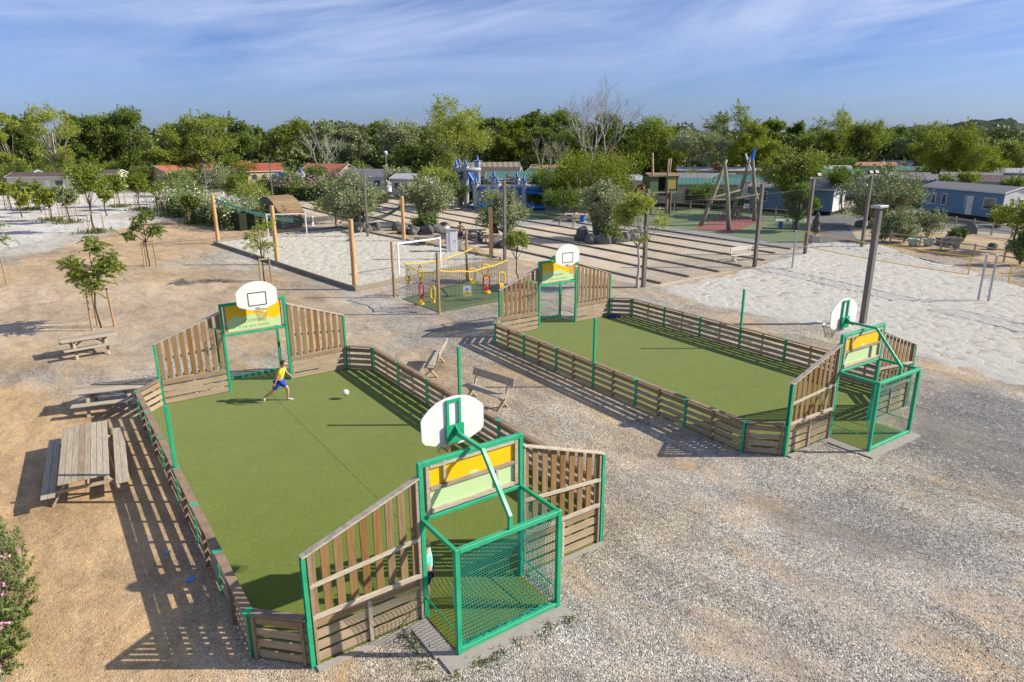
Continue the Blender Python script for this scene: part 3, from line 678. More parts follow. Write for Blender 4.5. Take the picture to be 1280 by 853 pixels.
def pinnate(P0, rg, nfr, L):   # compound-leaf fronds: points + directions
    P, D = [], []
    for _ in range(nfr):
        d = sph(rg, 1)[0]; d[2] = d[2]*.35; d /= np.linalg.norm(d); b = np.cross(d, [0,0,1]); b /= np.linalg.norm(b)
        for t in np.linspace(.15, 1, 8):
            for s in (-1, 1):
                p = P0 + d*L*t + b*s*L*.13; p[2] -= L*.35*t*t; P.append(p); D.append(d*.4+b*s)
    return P, D
def young_tree(name, loc, H, R, th, seed, label, leafmat, fr=70, L=.5, leaf=.11, fork=6):
    rg = np.random.default_rng(seed); r = empty(name, loc, rg.uniform(0, 6), label, 'young tree'); mb = MB()
    limb(mb, (0,0,-.05), (0,0,th), .05, .035, rg, 7, .03, 6); P, D = [], []
    for k in range(fork):
        a = 2*PI*k/fork+rg.uniform(-.3,.3); e = np.array([math.cos(a)*R*rg.uniform(.25,.7), math.sin(a)*R*rg.uniform(.25,.7), th+(H-th)*rg.uniform(.2,.92)])
        pts = limb(mb, (0,0,th-.05), e, .028, .010, rg, 5, .1, 5)
        for q in range(3):
            e2 = e + np.array([math.cos(a+rg.uniform(-1,1)), math.sin(a+rg.uniform(-1,1)), rg.uniform(-.1,.6)])*R*.3; limb(mb, pts[3], e2, .012, .005, rg, 4, .05, 3)
            for _ in range(fr//(fork*3)+1):
                p, d = pinnate(e2 + rg.normal(0, R*.17, 3), rg, 1, L); P += p; D += d
    mb.build('trunk', B_DARK, r, smooth=True); leaf_mesh('crown', np.array(P), np.array(D), leaf, leafmat, r, .5, seed); return r
yt = G(127, 410); young_tree('young_tree', yt, 4.0, 1.15, 1.9, 3, 'young feathery-leaved tree rising behind the picnic table, in a tall stake frame', L_MID, 260, .42, .15, 7)
stakes(yt, 'tall stake frame behind the picnic table on the gravel', .5, 1.9)
yt = G(187, 333); young_tree('young_tree', yt, 3.7, .95, 1.8, 5, 'small leafy tree in stakes alone on the bare earth before the white gravel', L_MID, 220, .40, .15, 6)
stakes(yt, 'stake frame alone on the bare earth before the white gravel', .42, 1.75)
yt = G(331, 352); young_tree('young_tree', yt, 3.9, .85, 1.3, 9, 'thin airy sapling beside the timber edge of the sand pitch', L_PLANE, 130, .40, .11, 9)
stakes(yt, 'stake frame of the thin sapling at the timber edge of the sand pitch', .38, 1.5)
yt = G(-3, 356); young_tree('young_tree', yt, 3.8, 1.1, 1.8, 12, 'young tree cut by the left edge of the picture', L_OLIVE, 110, .42, .13, 6)
stakes(G(-2,357), 'stake frame cut by the left edge of the picture', .42, 1.75)
# trees in the white gravel yard: (px base x, base y, top y, width px, material, label)
YARD = [(120,291,200,50,L_BRIGHT,'dense green tree nearest among the staked trees on the white gravel'),
        (88,279,225,30,L_OLIVE,'slim staked tree just left behind the dense green one on the white gravel'),
        (66,276,232,36,L_PLANE,'leaning staked tree second in front of the cream home on the white gravel'),
        (37,263,222,34,L_BRIGHT,'small round staked tree in front of the cream home wall'),
        (150,259,212,36,L_BRIGHT,'bright bushy tree at the back of the white gravel yard'),
        (176,263,215,34,L_YEL,'bright yellow-green staked tree near the grey lamp pole'),
        (243,280,238,28,L_MID,'small dark round tree staked by the oleander hedge'),
        (14,262,225,26,L_PLANE,'small staked tree by the rail fence at the far left'),
        (28,272,236,28,L_PLANE,'small pale-leaved sapling nearest the left edge on the white gravel'),(52,266,238,26,L_MID,'short sapling between the leaning tree and the cream home'),(134,270,232,24,L_PLANE,'thin sapling right behind the dense green tree'),(200,256,226,24,L_BRIGHT,'small sapling at the back of the yard below the beige cabin'),
        (112,262,195,44,L_MID,'taller green tree behind the dense staked tree on the white gravel')]
for i, (bx, by, ty, wp, lm, lab_) in enumerate(YARD):
    p = G(bx, by); H = max(2.5, ZAT(ty, p.y)); R = wp/2/858*p.y*1.05
    t = tree_geo('t', H, R, H*.38, 9, 2600, .24, lm, B_DARK, 60+i, lobe_r=.45, r0=.07, spikes=4, label=lab_, parent_name='yard_tree'); t.location = p
    if i < 8: stakes(p, ['stakes of the dense green tree nearest on the white gravel','stakes of the slim tree left behind the dense one','stakes of the leaning tree on the white gravel','stakes of the small round tree in front of the cream home','stakes of the bright bushy tree at the back of the gravel yard','stakes of the yellow-green tree near the lamp pole','stakes of the small dark tree by the oleander hedge','stakes of the small tree by the rail fence far left'][i], .7, 1.9)
def bare_tree(loc, H, R, seed, label, bark, levels=4, trunks=3, name='bare_tree', r0=.16):
    rg = np.random.default_rng(seed); r = empty(name, loc, 0, label, 'bare tree'); mb = MB()
    def grow(p, d, L, rad, lv):
        n = np.array(d)+rg.normal(0, .10, 3); n /= np.linalg.norm(n); e = np.array(p)+n*L
        pts = limb(mb, p, e, rad, rad*.6, rg, 5 if lv > 1 else 3, .05, 4)
        if lv == 0: return
        for k in range(3 if lv > 1 else 4):
            dd = n*1.1 + rg.normal(0, .42, 3)*np.array([1, 1, .6]) + np.array([0, 0, .28]); dd /= np.linalg.norm(dd); q = pts[-1] if k < 2 else pts[2]
            grow(q, dd, L*rg.uniform(.58, .82), rad*.55, lv-1)
    for k in range(trunks):
        a = 2*PI*k/trunks; grow(np.array([math.cos(a)*.15, math.sin(a)*.15, -.1]), (math.cos(a)*R/H*.9, math.sin(a)*R/H*.9, 1), H*.36, r0, levels)
    mb.build('trunk', bark, r, smooth=True); return r
bare_tree(G(205, 270), 3.6, 1.2, 5, 'leafless young tree in pale stakes beside the oleander hedge', B_GREY, 4, 1, r0=.06); stakes(G(205,270), 'pale stakes of the leafless young tree by the hedge', .7, 1.8)
# weed tufts around the yard trees
def tufts(name, pts, r, n, h, mat, seed, label=None):
    rg = np.random.default_rng(seed); P, D = [], []
    for p in pts:
        k = n; q = rg.normal(0, r, (k, 2)); z = rg.uniform(.02, h, k); P.append(np.stack([p.x+q[:, 0], p.y+q[:, 1], z+p.z], 1)); D.append(np.tile([0, 0, 1.3], (k, 1)))
    o = leaf_mesh(name, np.concatenate(P), np.concatenate(D), h*1.2, mat, None, .22, seed); tag(o, label, 'weeds', None, 'stuff'); return o
tufts('weed_tufts', [G(b[0], b[1]) for b in YARD[:7]]+[G(207,271), G(222,272)], .75, 260, .32, L_GRASS, 2, 'green weeds growing round the feet of the yard trees')
wp_ = [court_pt(0, -(CL/2+BD+.42), v) for v in np.linspace(-1.0, 1.7, 9)] + [court_pt(0, -(CL/2+.2+.3*k), 1.65) for k in range(4)]
tufts('slab_weeds', [p+Vector((random.Random(i).uniform(-.12,.12), random.Random(i+9).uniform(-.1,.1), 0)) for i, p in enumerate(wp_)], .075, 30, .075, L_GRASS, 4, 'sparse weeds along the concrete slab of the nearest goal')
tufts('court_edge_weeds', [court_pt(1, u, -(WH+.9+.15*math.sin(u*3))) for u in np.linspace(-1, 6.5, 26)], .12, 40, .09, L_GRASS, 7, 'strip of low weeds between the far court and the volleyball sand')
# oleander bush at lower left: shoots with leaves, pink flowers
def oleander_near():
    rg = np.random.default_rng(2); o = empty('oleander_bush', G(-25, 760), 0, 'oleander bush with pink flowers in the lower left corner', 'bush'); b = o.location
    mb = MB(); P, D, F = [], [], []
    poly = [(-60,600),(6,610),(30,660),(55,700),(50,745),(45,790),(20,853),(-60,900)]
    for k in range(1300):
        px, py = rg.uniform(-90, 75), rg.uniform(615, 930)
        if px > np.interp(py, [615, 650, 700, 750, 800, 860, 930], [8, 34, 60, 66, 56, 30, 16])-rg.random()**2*14: continue
        g = G(px, py, .0); z = rg.uniform(.3, 1.0)*min(1.0, .3+(70-px)/90); tip = np.array([g.x-.35*z*0-b.x, g.y-b.y, z]); tip[1] -= z*.9
        root = tip*np.array([.75, .85, 0]); limb(mb, root, tip, .008, .004, rg, 3, .06, 4); d = tip-root; L = np.linalg.norm(d)
        for j in range(22):
            t = rg.uniform(.35, 1.03); P.append(root+d*t+rg.normal(0, .022, 3)); dd = sph(rg, 1)[0]; D.append(dd*.8+d/L*.7)
        if rg.random() < .2 and z > .4:
            for j in range(9): F.append(tip+rg.normal(0, .028, 3))
    mb.build('stem', B_OLIVE, o); leaf_mesh('foliage', np.array(P), np.array(D), .115, L_OLEAN, o, .22, 3)
    F = np.array(F); leaf_mesh('blossom', F, sph(rg, len(F)), .05, L_PINK, o, .9, 4)
oleander_near()
p = G(14, 870); r = empty('fence_post', p, 0, 'worn grey timber post end in the lower left corner', 'post')
MB().beam((-.10, -.1, -.05), (-.42, .35, 1.1), .13, .13).build('post_body', W_DARK, r, bevel=.01); MB().beam((-.42, .35, 1.0), (-1.8, .9, .95), .05, .12).build('rail', W_DARK, r)
# litter and small things
def paper(px, py, w_, h_, rz, m, label):
    rg = random.Random(px); g = MB(); n = 4; V = [((i/n-.5)*w_, (j/n-.5)*h_, rg.uniform(0, .025)) for j in range(n+1) for i in range(n+1)]
    F = [(j*(n+1)+i, j*(n+1)+i+1, (j+1)*(n+1)+i+1, (j+1)*(n+1)+i) for j in range(n) for i in range(n)]
    o = g.add(V, F).build('litter', m); o.location = G(px, py, .012); o.rotation_euler = (0, 0, rz); tag(o, label, 'litter'); return o
M_BLUEP = plain('blue_paper', (.06,.32,.75), .6)
paper(238, 725, .14, .13, .3, M_BLUEP, 'blue scrap of paper on the earth in the fence shadow'); paper(208, 692, .16, .06, .9, M_BLUEP, 'crumpled blue wrapper left of the near court fence')
pass; paper(613, 503, .07, .05, .1, plain('white_paper', (.7,.69,.66), .8), 'white paper ball below the side-on park bench')
def bag():
    bm = bmesh.new(); bmesh.ops.create_icosphere(bm, subdivisions=3, radius=1)
    for v in bm.verts: n = mnoise.noise(v.co*1.7+Vector((3,1,7))); v.co = Vector((v.co.x*.34*(1+n*.5), v.co.y*.2*(1+n*.4), max(-.02, v.co.z*.15*(1+n))+.03))
    m = bpy.data.meshes.new('clothes_heap'); bm.to_mesh(m); bm.free(); m.materials.append(plain('navy_cloth', (.03,.045,.12), .85, var=.5, nscale=12)); o = bpy.data.objects.new('clothes_heap', m); COL.objects.link(o)
    o.location = G(767, 397, .03); tag(o, 'small dark blue heap of clothes in the far corner of the far court', 'clothes')
bag()
# pebbles scattered in the foreground (nobody could count them)
def pebbles():
    rg = np.random.default_rng(17); n = 16000; V, F = [], []
    px = rg.uniform(380, 1300, n*3); py = 853-(rg.random(n*3)**1.6)*330; keep = []
    base = np.array([(1,0,0),(-1,0,0),(0,1,0),(0,-1,0),(0,0,.7),(0,0,-.4)]); fc = [(0,2,4),(2,1,4),(1,3,4),(3,0,4)]
    k = 0
    for x, y in zip(px, py):
        g = G(x, y); inside = False
        for c in (0, 1):
            cx, cy, th = COURTS[c]; u = (g.x-cx)*math.cos(th)+(g.y-cy)*math.sin(th); v = -(g.x-cx)*math.sin(th)+(g.y-cy)*math.cos(th)
            if abs(u) < CL/2+BD+.05 and abs(v) < WH+.05: inside = True
        if inside: continue
        s = .006+.016*rg.random()**3; a = rg.uniform(0, 6.3); R = np.array([[math.cos(a), -math.sin(a), 0], [math.sin(a), math.cos(a), 0], [0, 0, 1]])
        b = (base*rg.uniform(.7, 1.3, (6, 1))*s*np.array([1.2, .85, .7])) @ R.T + np.array([g.x, g.y, s*.25]); o = len(V); V += b.tolist(); F += [(i+o, j+o, l+o) for i, j, l in fc]; k += 1
        if k >= n: break
    me = bpy.data.meshes.new('pebbles'); me.from_pydata(V, [], F); m, nt, b = nmat('pebble_stone', .85, .25); lk(nt, ramp(nt, island(nt), [(0, (.16,.14,.12)), (.35, (.34,.31,.27)), (.8, (.50,.46,.40)), (1, (.68,.65,.60))]), b.inputs['Base Color'])
    me.materials.append(m); o = bpy.data.objects.new('pebbles', me); COL.objects.link(o); tag(o, None, None, None, 'stuff')
pebbles()

# fallen leaves blown over turf and gravel
def fallen():
    rg = np.random.default_rng(44); P = []
    for _ in range(700):
        q = G(rg.uniform(60, 1250), rg.uniform(430, 850)); P.append((q.x, q.y, .03+rg.random()*.01))
    for _ in range(260):
        c = rg.integers(0, 2); q = court_pt(c, rg.uniform(-CL/2, CL/2), rg.choice((-1, 1))*(WH-.08-rg.random()**3*1.2)); P.append((q.x, q.y, .03))
    P = np.array(P); D = rg.normal(0, 1, (len(P), 3)); D[:, 2] *= .1; n = len(P)
    a = D/np.linalg.norm(D, axis=1)[:, None]; b = np.cross(a, [0, 0, 1.]) + rg.normal(0, .15, (n, 3)); s = rg.uniform(.02, .05, n)[:, None]
    V = np.stack([P-a*s*.5, P+b*s*.3, P+a*s*.5, P-b*s*.3], 1).reshape(-1, 3); me = bpy.data.meshes.new('fallen_leaves'); me.from_pydata(V.tolist(), [], [(4*i, 4*i+1, 4*i+2, 4*i+3) for i in range(n)])
    m, nt, b_ = nmat('dry_leaf', .8, .2); lk(nt, ramp(nt, island(nt), [(0, (.16,.10,.04)), (.5, (.30,.20,.08)), (1, (.48,.38,.18))]), b_.inputs['Base Color']); me.materials.append(m)
    o = bpy.data.objects.new('fallen_leaves', me); COL.objects.link(o); tag(o, None, None, None, 'stuff')
fallen()
# ---------------------------------------------------------------- sand areas, gravel pitch, lawns, paths
def m_sand(name, a, b_, c):
    m, nt, b = nmat(name, .97, .1); p = gpos(nt); f = noise(nt, p, .35, 6, .65, .4); g = noise(nt, p, 30, 3, .7); h = noise(nt, p, 7.5, 5, .75, .5)
    col = mixc(nt, f, a, b_); col = mixc(nt, ramp(nt, noise(nt, p, .9, 5, .7), [(.55, 0.), (.8, .6)]), col, c)
    col = mixc(nt, 1.0, col, ramp(nt, g, [(.3, .74), (.7, 1.22)]), 'MULTIPLY'); lk(nt, col, b.inputs['Base Color'])
    bump(nt, b, mth(nt, 'ADD', h, mth(nt, 'MULTIPLY', g, .5)), 1.0, .07); return m
M_SAND_W = m_sand('white_beach_sand', (.50,.47,.41), (.61,.585,.525), (.43,.385,.315))
M_SAND_P = m_sand('sand_pit_sand', (.50,.47,.38), (.62,.585,.49), (.44,.40,.31))
def blur(A, k):
    for _ in range(k): A = (A + np.roll(A, 1, 0)+np.roll(A, -1, 0)+np.roll(A, 1, 1)+np.roll(A, -1, 1))/5
    return A
def prints(shape, seed, amp):
    rg = np.random.default_rng(seed); A = rg.normal(0, 1, shape); A = blur(A, 1); B = blur(rg.normal(0, 1, shape), 3); A = A/A.std()*.8+B/B.std()*.4
    return np.where(A > -.2, -.2+(A+.2)*.35, A*1.1)*amp
vp = px_poly((826,362),(950,334),(1000,308),(1040,301),(1085,303),(1180,330),(1285,362),(1500,420),(1500,560),(1285,482),(1150,447),(1040,412),(930,390),(860,377))
vx = np.arange(6, 46, .115); vy = np.arange(17, 62, .115); VX, VY = np.meshgrid(vx, vy)
sd = polysdf(vp, VX, VY) + (vnoise(VX, VY, 1.2, 31)-.5)*.9 + (vnoise(VX, VY, .35, 32)-.5)*.4
VZ = .045 + prints(VX.shape, 3, .031)*smooth(0, -.8, sd) - .07*smooth(-.5, .25, sd)
cc = sd[:-1, :-1] < .35
tag(grid_mesh('sand', vx, vy, VZ, None, M_SAND_W, cc), kind='structure')
PA, PN, PE = G(268,305.5), G(444.5,364), G(625,326); PD = PA + PE - PN
e1, e2 = (PN-PA), (PE-PN); n1, n2 = int(e1.length/.12), int(e2.length/.12)
S, T = np.meshgrid(np.linspace(0, 1, n1), np.linspace(0, 1, n2)); QX = PA.x+e1.x*S+e2.x*T; QY = PA.y+e1.y*S+e2.y*T
QZ = .13+prints(S.shape, 8, .034)
V = np.stack([QX, QY, QZ], -1).reshape(-1, 3); i = np.arange(n1-1)[None, :]+n1*np.arange(n2-1)[:, None]; F = np.stack([i, i+1, i+1+n1, i+n1], -1).reshape(-1, 4)
me = bpy.data.meshes.new('sand'); me.from_pydata(V.tolist(), [], F.tolist()); me.materials.append(M_SAND_P); me.polygons.foreach_set('use_smooth', [True]*len(me.polygons)); o = bpy.data.objects.new('sand', me); COL.objects.link(o); tag(o, kind='structure')
eb = empty('sand_pit_border', PN, 0, 'low timber edging round the beach football sand pit', 'timber edging')
for a, b in ((PA, PN), (PN, PE), (PE, PD), (PD, PA)):
    d = (b-a).normalized()
    for z in (.07, .20): MB().beam(a-PN+Vector((0,0,z))-d*.05, b-PN+Vector((0,0,z))+d*(-.08 if z < .1 else -.08), .12, .125).build('edge_board', M_BORDERWOOD, eb, bevel=.01)
# petanque pitch: pale compacted gravel with sleepers
TH = R_(-56.0); td = Vector((math.cos(TH), math.sin(TH), 0)); tn = Vector((-td.y, td.x, 0))
def tnp(off, al): return tn*off + td*al
def m_pet():
    m, nt, b = nmat('compacted_pale_gravel', .97, .1); p = gpos(nt); f = noise(nt, p, .5, 7, .7, .6); g = noise(nt, p, 24, 3, .7)
    col = mixc(nt, ramp(nt, f, [(.3, 0.), (.7, 1.)]), (.43,.355,.255), (.58,.50,.39)); col = mixc(nt, 1.0, col, ramp(nt, g, [(.3, .85), (.7, 1.12)]), 'MULTIPLY'); lk(nt, col, b.inputs['Base Color']); bump(nt, b, g, .4, .02); return m
pet = px_poly((372,262),(400,243),(560,246),(640,268),(700,282),(820,291),(1002,308),(952,331),(828,358),(800,357),(742,345),(636,322),(520,287),(440,283))
tag(MB().prism([(q.x, q.y) for q in pet], -.05, .008).build('petanque_ground', m_pet()), kind='structure')
sl_l = ['first','second','third','fourth','fifth','sixth','seventh','eighth','ninth','tenth']
def inside(P, x, y): return float(polysdf(P, np.array([x]), np.array([y]))[0])
for k, off in enumerate((25.1, 27.9, 30.6, 33.6, 36.5, 39.4, 42.6, 45.9, 48.6)):
    al = [a for a in np.arange(-130, -20, .5) if inside(pet, *(tnp(off, a))[:2]) < -.2]
    if not al: continue
    a0, a1 = min(al), max(al); r = empty('timber_sleeper_row', tnp(off, a1), TH, f'{sl_l[k]} dark timber divider of the striped gravel pitch, counted from the sand pit', 'timber divider', 'dark timber dividers of the gravel pitch')
    mb = MB(); x = 0; rr = random.Random(k)
    while x < a1-a0: L = 2.5; mb.beam((-x, rr.uniform(-.015,.015), .05), (-min(x+L-.03, a1-a0), rr.uniform(-.015,.015), .05), .20, .13); x += L
    mb.build('sleeper', W_SLEEPER, r, bevel=.01)
M_LAWN = m_turf('playground_lawn', (.115,.175,.055), (.150,.215,.075), 30)
def sheet(name, pts, z, m): P = px_poly(*pts); return tag(MB().prism([(q.x, q.y) for q in P], -.05, z).build(name, m), kind='structure')
def m_rough(name, a, b_, sc=18, bmp=.02):
    m, nt, b = nmat(name, .95, .15); p = gpos(nt); f = noise(nt, p, .4, 6, .65, .4); g = noise(nt, p, sc, 3, .7); col = mixc(nt, f, a, b_); col = mixc(nt, 1.0, col, ramp(nt, g, [(.3, .8), (.7, 1.18)]), 'MULTIPLY'); lk(nt, col, b.inputs['Base Color']); bump(nt, b, g, .5, bmp); return m
M_PATH = m_rough('grey_gravel_path', (.27,.26,.25), (.36,.345,.33)); M_ASPH = m_rough('asphalt', (.13,.13,.135), (.19,.19,.19)); M_RUBBER = m_rough('red_rubber_surface', (.25,.10,.095), (.32,.14,.125))
M_GRASS = m_turf('rough_grass', (.10,.125,.03), (.19,.18,.06), 20)
sheet('lawn', ((655,275),(660,256),(720,254),(850,262),(905,258),(1002,270),(1016,298),(1006,303),(960,302),(870,288),(800,280),(740,276)), .016, M_LAWN)
sheet('path', ((640,282),(655,275.3),(740,276.3),(800,280.3),(870,288.3),(960,302.3),(1006,303.3),(1008,310),(960,308),(820,291.3),(700,282.3)), .012, M_PATH)
sheet('rubber_surface', ((866,286),(912,292.5),(957,275),(905,271)), .022, M_RUBBER)
sheet('rubber_surface', ((700,262),(735,262),(735,257),(704,257)), .022, M_RUBBER)
sheet('road', ((1004,303.5),(1018,288),(1014,270),(905,256),(780,250),(640,248),(640,242),(800,243),(1000,252),(1080,262),(1290,287),(1290,296),(1150,282),(1085,273),(1060,283),(1072,300),(1078,310)), .014, M_ASPH)
sheet('path', ((1010,310),(1006,303.6),(1078,310.3),(1180,330),(1290,362),(1290,368),(1180,337),(1090,309)), .010, M_PATH)
sheet('grass', ((1010,262),(1062,262),(1078,268),(1060,272),(1018,270)), .018, M_GRASS)
M_CURVE = None
# wooden and grey posts ------------------------------------------------------------------
def post(name, px, py, H, r, mat, label, cat='post', group=None, sq=False, cap=None):
    p = G(px, py); o = empty(name, p, .5, label, cat, group)
    if sq: b = MB().box((0,0,H/2-.05), (2*r, 2*r, H+.1)).build('post_body', mat, o, bevel=.015)
    else: b = MB().tube([(0,0,-.1), (.01,0,H*.5), (0,0,H)], [r*1.03, r, r*.97], 12).build('post_body', mat, o, smooth=False)
    return o, p
WP = [(273,305,4.1,'pale wooden post at the left corner of the sand pit'),(347,331,4.15,'pale wooden post halfway along the near-left side of the sand pit'),(444,362,4.15,'pale wooden post at the near corner of the sand pit'),
      (421,284,3.8,'pale wooden post at the far corner of the sand pit'),(505,303,3.9,'pale wooden post behind the white football goal'),(614,326,3.85,'pale wooden post right of the white cabinet')]
for x, y, h, l in WP:
    o, p = post('pine_post', x, y, h, .15, W_POST, l, 'wooden post', 'pale pine posts round the sand pit')
    MB().tube([(0,0,.02),(0,0,.32)], .158, 12).build('base_plate', M_GALV, o)
GP = [(343,300,5.67,.10,'grey mast with two floodlights behind the left of the sand pit',1),(460,297,5.55,.13,'grey mast between the far wooden posts of the sand pit',0),(631,326,5.75,.14,'grey mast with floodlight beside the olive tree right of the cabinet',1),
      (804,359,5.75,.15,'dark timber mast behind the far court, left end of the mesh netting',0),(943,334,5.6,.15,'grey mast beside the lone pale bench',0),(1006,318,5.6,.15,'grey mast with black floodlight by the carved totem',1),
      (1077,309,5.6,.15,'grey mast with twin floodlights in front of the round grey bush',2),(1078,405,5.5,.17,'thick dark mast with metal cap behind the far court goal',3)]
def flood(o, H, k):
    q = MB()
    if k in (1, 2):
        q.box((0, 0, H+.06), (1.3 if k == 2 else .8, .08, .08)).build('crossarm', M_GALV, o)
        for s in ((-1, 1) if k == 2 else (1,)):
            f = MB(); f.box((s*.35, -.12, H+.28), (.42, .16, .26), rot=Matrix.Rotation(R_(-28), 3, 'X')); f.beam((s*.35, 0, H+.08), (s*.35, -.04, H+.26), .04, .04); f.build('floodlight', plain('black_housing', (.02,.02,.022), .5), o, bevel=.02)
    if k == 3:
        q.box((0, 0, H+.05), (.62, .5, .12)).build('metal_cap', M_GALV, o, bevel=.02)
for x, y, h, r, l, k in GP:
    yy = {343: 265}.get(x, y); o, p = post('floodlight_mast' if k in (1, 2) else 'timber_mast', x, yy, h, r*.72, W_GREYPOLE, l, 'mast', None, True); flood(o, h, k)
for (bx, by, ty, l) in ((184,228,196,'grey street lamp standing behind the yard trees at left'), (258,238,200,'grey street lamp in front of the red-roofed cabin'), (1131,243,222,'small lamp on a slim pole among the grey caravan roofs'), (484,228,190,'white street lamp between the orange-roofed and grey-roofed cabins')):
    p = G(bx, by); H = ZAT(ty, p.y); o = empty('street_lamp', p, 0, l, 'street lamp'); MB().tube([(0,0,-.1),(0,0,H-.3)], [.22 if bx < 300 else .09, .18 if bx < 300 else .07], 8).build('pole', W_GREYPOLE if bx < 300 else M_GALV, o)
    MB().lathe([(.12,0),(.34,.1),(.36,.5),(.2,.62)], (0,0,H-.35), 10).build('lamp_head', plain('black_housing', (.02,.02,.022), .5) if bx < 300 else M_WHITE, o)
# football goals ------------------------------------------------------------------
def fgoal(L, Rr, label):
    a, b = G(*L), G(*Rr); o = empty('football_goal', (a+b)/2, yaw(a, b), label, 'football goal'); w_ = (b-a).length/2; H = 2.15; q = MB()
    z0 = .1
    for s in (-1, 1): q.box((s*w_, 0, H/2+z0/2), (.10, .10, H-z0+.1))
    q.box((0, 0, H-.05), (2*w_-.1, .10, .10)); q.build('goal_frame', M_WHITE, o, bevel=.01)
    n = MB()
    for s in (-1, 1): MB().tube([(s*w_, .05, H-.05), (s*w_, .9, .14)], .012, 4).build('back_stay', M_NETPALE, o)
    return o
fgoal((336,298), (384,296.5), 'white football goal at the far-left end of the sand pit'); fgoal((499,345), (551,336), 'white football goal at the right side of the sand pit, beside the netted game cage')
# netted target game cage ------------------------------------------------------------------
C4 = [G(493,372), G(549,393), G(640,362), G(584,350)]     # left, front, right, back posts
cr = empty('target_game_cage', (C4[0]+C4[2])/2, 0, 'netted target game with yellow rope top and coloured targets on green turf', 'game cage'); cb = cr.location
M_CAGEP = W_STAKE
for k, p in enumerate(C4):
    if k == 2: continue
    MB().tube([(p-cb)+Vector((0,0,-.1)), (p-cb)+Vector((0,0,3.15))], .075, 8).build('post', M_CAGEP, cr)
tp = [G(507,377), G(552,389.5), G(632,372), G(588,353)]; tag(MB().prism([(q.x, q.y) for q in px_poly((503,374),(549,391),(645,373),(588,350))], -.05, .03).build('turf', m_turf('cage_turf', (.06,.105,.02), (.08,.13,.03))), kind='structure')
M_YROPE = plain('yellow_webbing', (.80,.48,.02), .6); M_RED = plain('red_plastic', (.50,.025,.04), .4); M_YPL = plain('yellow_plastic', (.78,.50,.02), .4)
NB = [G(508,375.5), G(551,390), G(634,371.5), G(592,352)]
nm = MB(); yr = MB(); tops = [2.05, 2.15, 2.1, 2.1]
for k in range(4):
    a, b = NB[k]-cb, NB[(k+1) % 4]-cb; n = 22 if k % 2 else 14; n = int((b-a).length/.13); za, zb_ = tops[k], tops[(k+1) % 4]
    top = lambda t: za+(zb_-za)*t-.28*math.sin(PI*t)*(1+.15*math.sin(t*17))
    for i in range(n+1):
        t = i/n; p = a.lerp(b, t); nm.tube([p+Vector((0,0,.03)), p+Vector((.02*math.sin(i*3), 0, top(t)/2)), p+Vector((0,0,top(t)))], .005, 3, False)
    for j in range(1, 15):
        nm.tube([a.lerp(b, i/10)+Vector((0,0,top(i/10)*j/15)) for i in range(11)], .005, 3, False)
    yr.tube([a.lerp(b, i/12)+Vector((0,0,top(i/12))) for i in range(13)], .034, 6)
nm.build('netting', M_NETGREY, cr); yr.build('rope_edge', M_YROPE, cr)
def target(px, py, z, col, face):
    o = MB(); c = G(px, py, z)-cb; fr = lambda y, zz, x: c+Vector((y*math.cos(face), y*math.sin(face), zz))+Vector((-math.sin(face), math.cos(face), 0))*x
    W_, H_, t = .19, .33, .055
    ring = [(W_*math.copysign(abs(math.cos(a))**.6, math.cos(a)), H_*math.copysign(abs(math.sin(a))**.6, math.sin(a))) for a in np.linspace(0, 2*PI, 24)]
    o.tube([fr(y, zz, 0) for y, zz in ring], t*.75, 6, False); o.beam(fr(-W_*.7, -H_*1.25, 0), fr(W_*.7, -H_*1.25, 0), .08, .2)
    return o.build('target', col, cr)
for px, py, z, m in ((511,344,1.2,M_YPL),(526,340,1.35,M_YPL),(527,362,1.0,M_RED),(541,366,1.05,M_YPL),(590,343,1.3,M_YPL),(607,338,1.5,M_YPL),(608,352,1.1,M_RED),(627,348,1.2,M_YPL)): target(px, py, z, m, 2.3 if px < 545 else .45)
for px, py in ((526,381),(609,367)): 
    c = G(px, py)-cb; MB().lathe([(.22,0),(.20,.12),(.06,.2),(.06,.5)], c, 12).build('target_foot', M_YPL, cr)
sp = G(587,357,1.2)-cb; sg = MB(); face = .12
Rz = Matrix.Rotation(face, 3, 'Z'); sg.box(G(584,364,1.35)-cb, (.40, .02, .52), rot=Rz); sgo = sg.build('sign_plate', M_WHITE, cr)
dd = G(584,364,1.35)-cb; q = MB(); q.prism([(.18*math.cos(a)*1.0, -.20+.20*math.sin(a)*1.0) for a in np.linspace(0, PI, 12)], .011, .016, frame=lambda x, z, y: dd+Rz @ Vector((x, -y, z))); q.build('sign_sun', M_YELLOW, sgo)
q = MB(); q.prism([(-.09,.06),(.08,.06),(.06,.13),(-.04,.13)], .011, .016, frame=lambda x, z, y: dd+Rz @ Vector((x, -y, z))); q.build('sign_print', plain('sign_blue', (.03,.15,.55), .5), sgo)
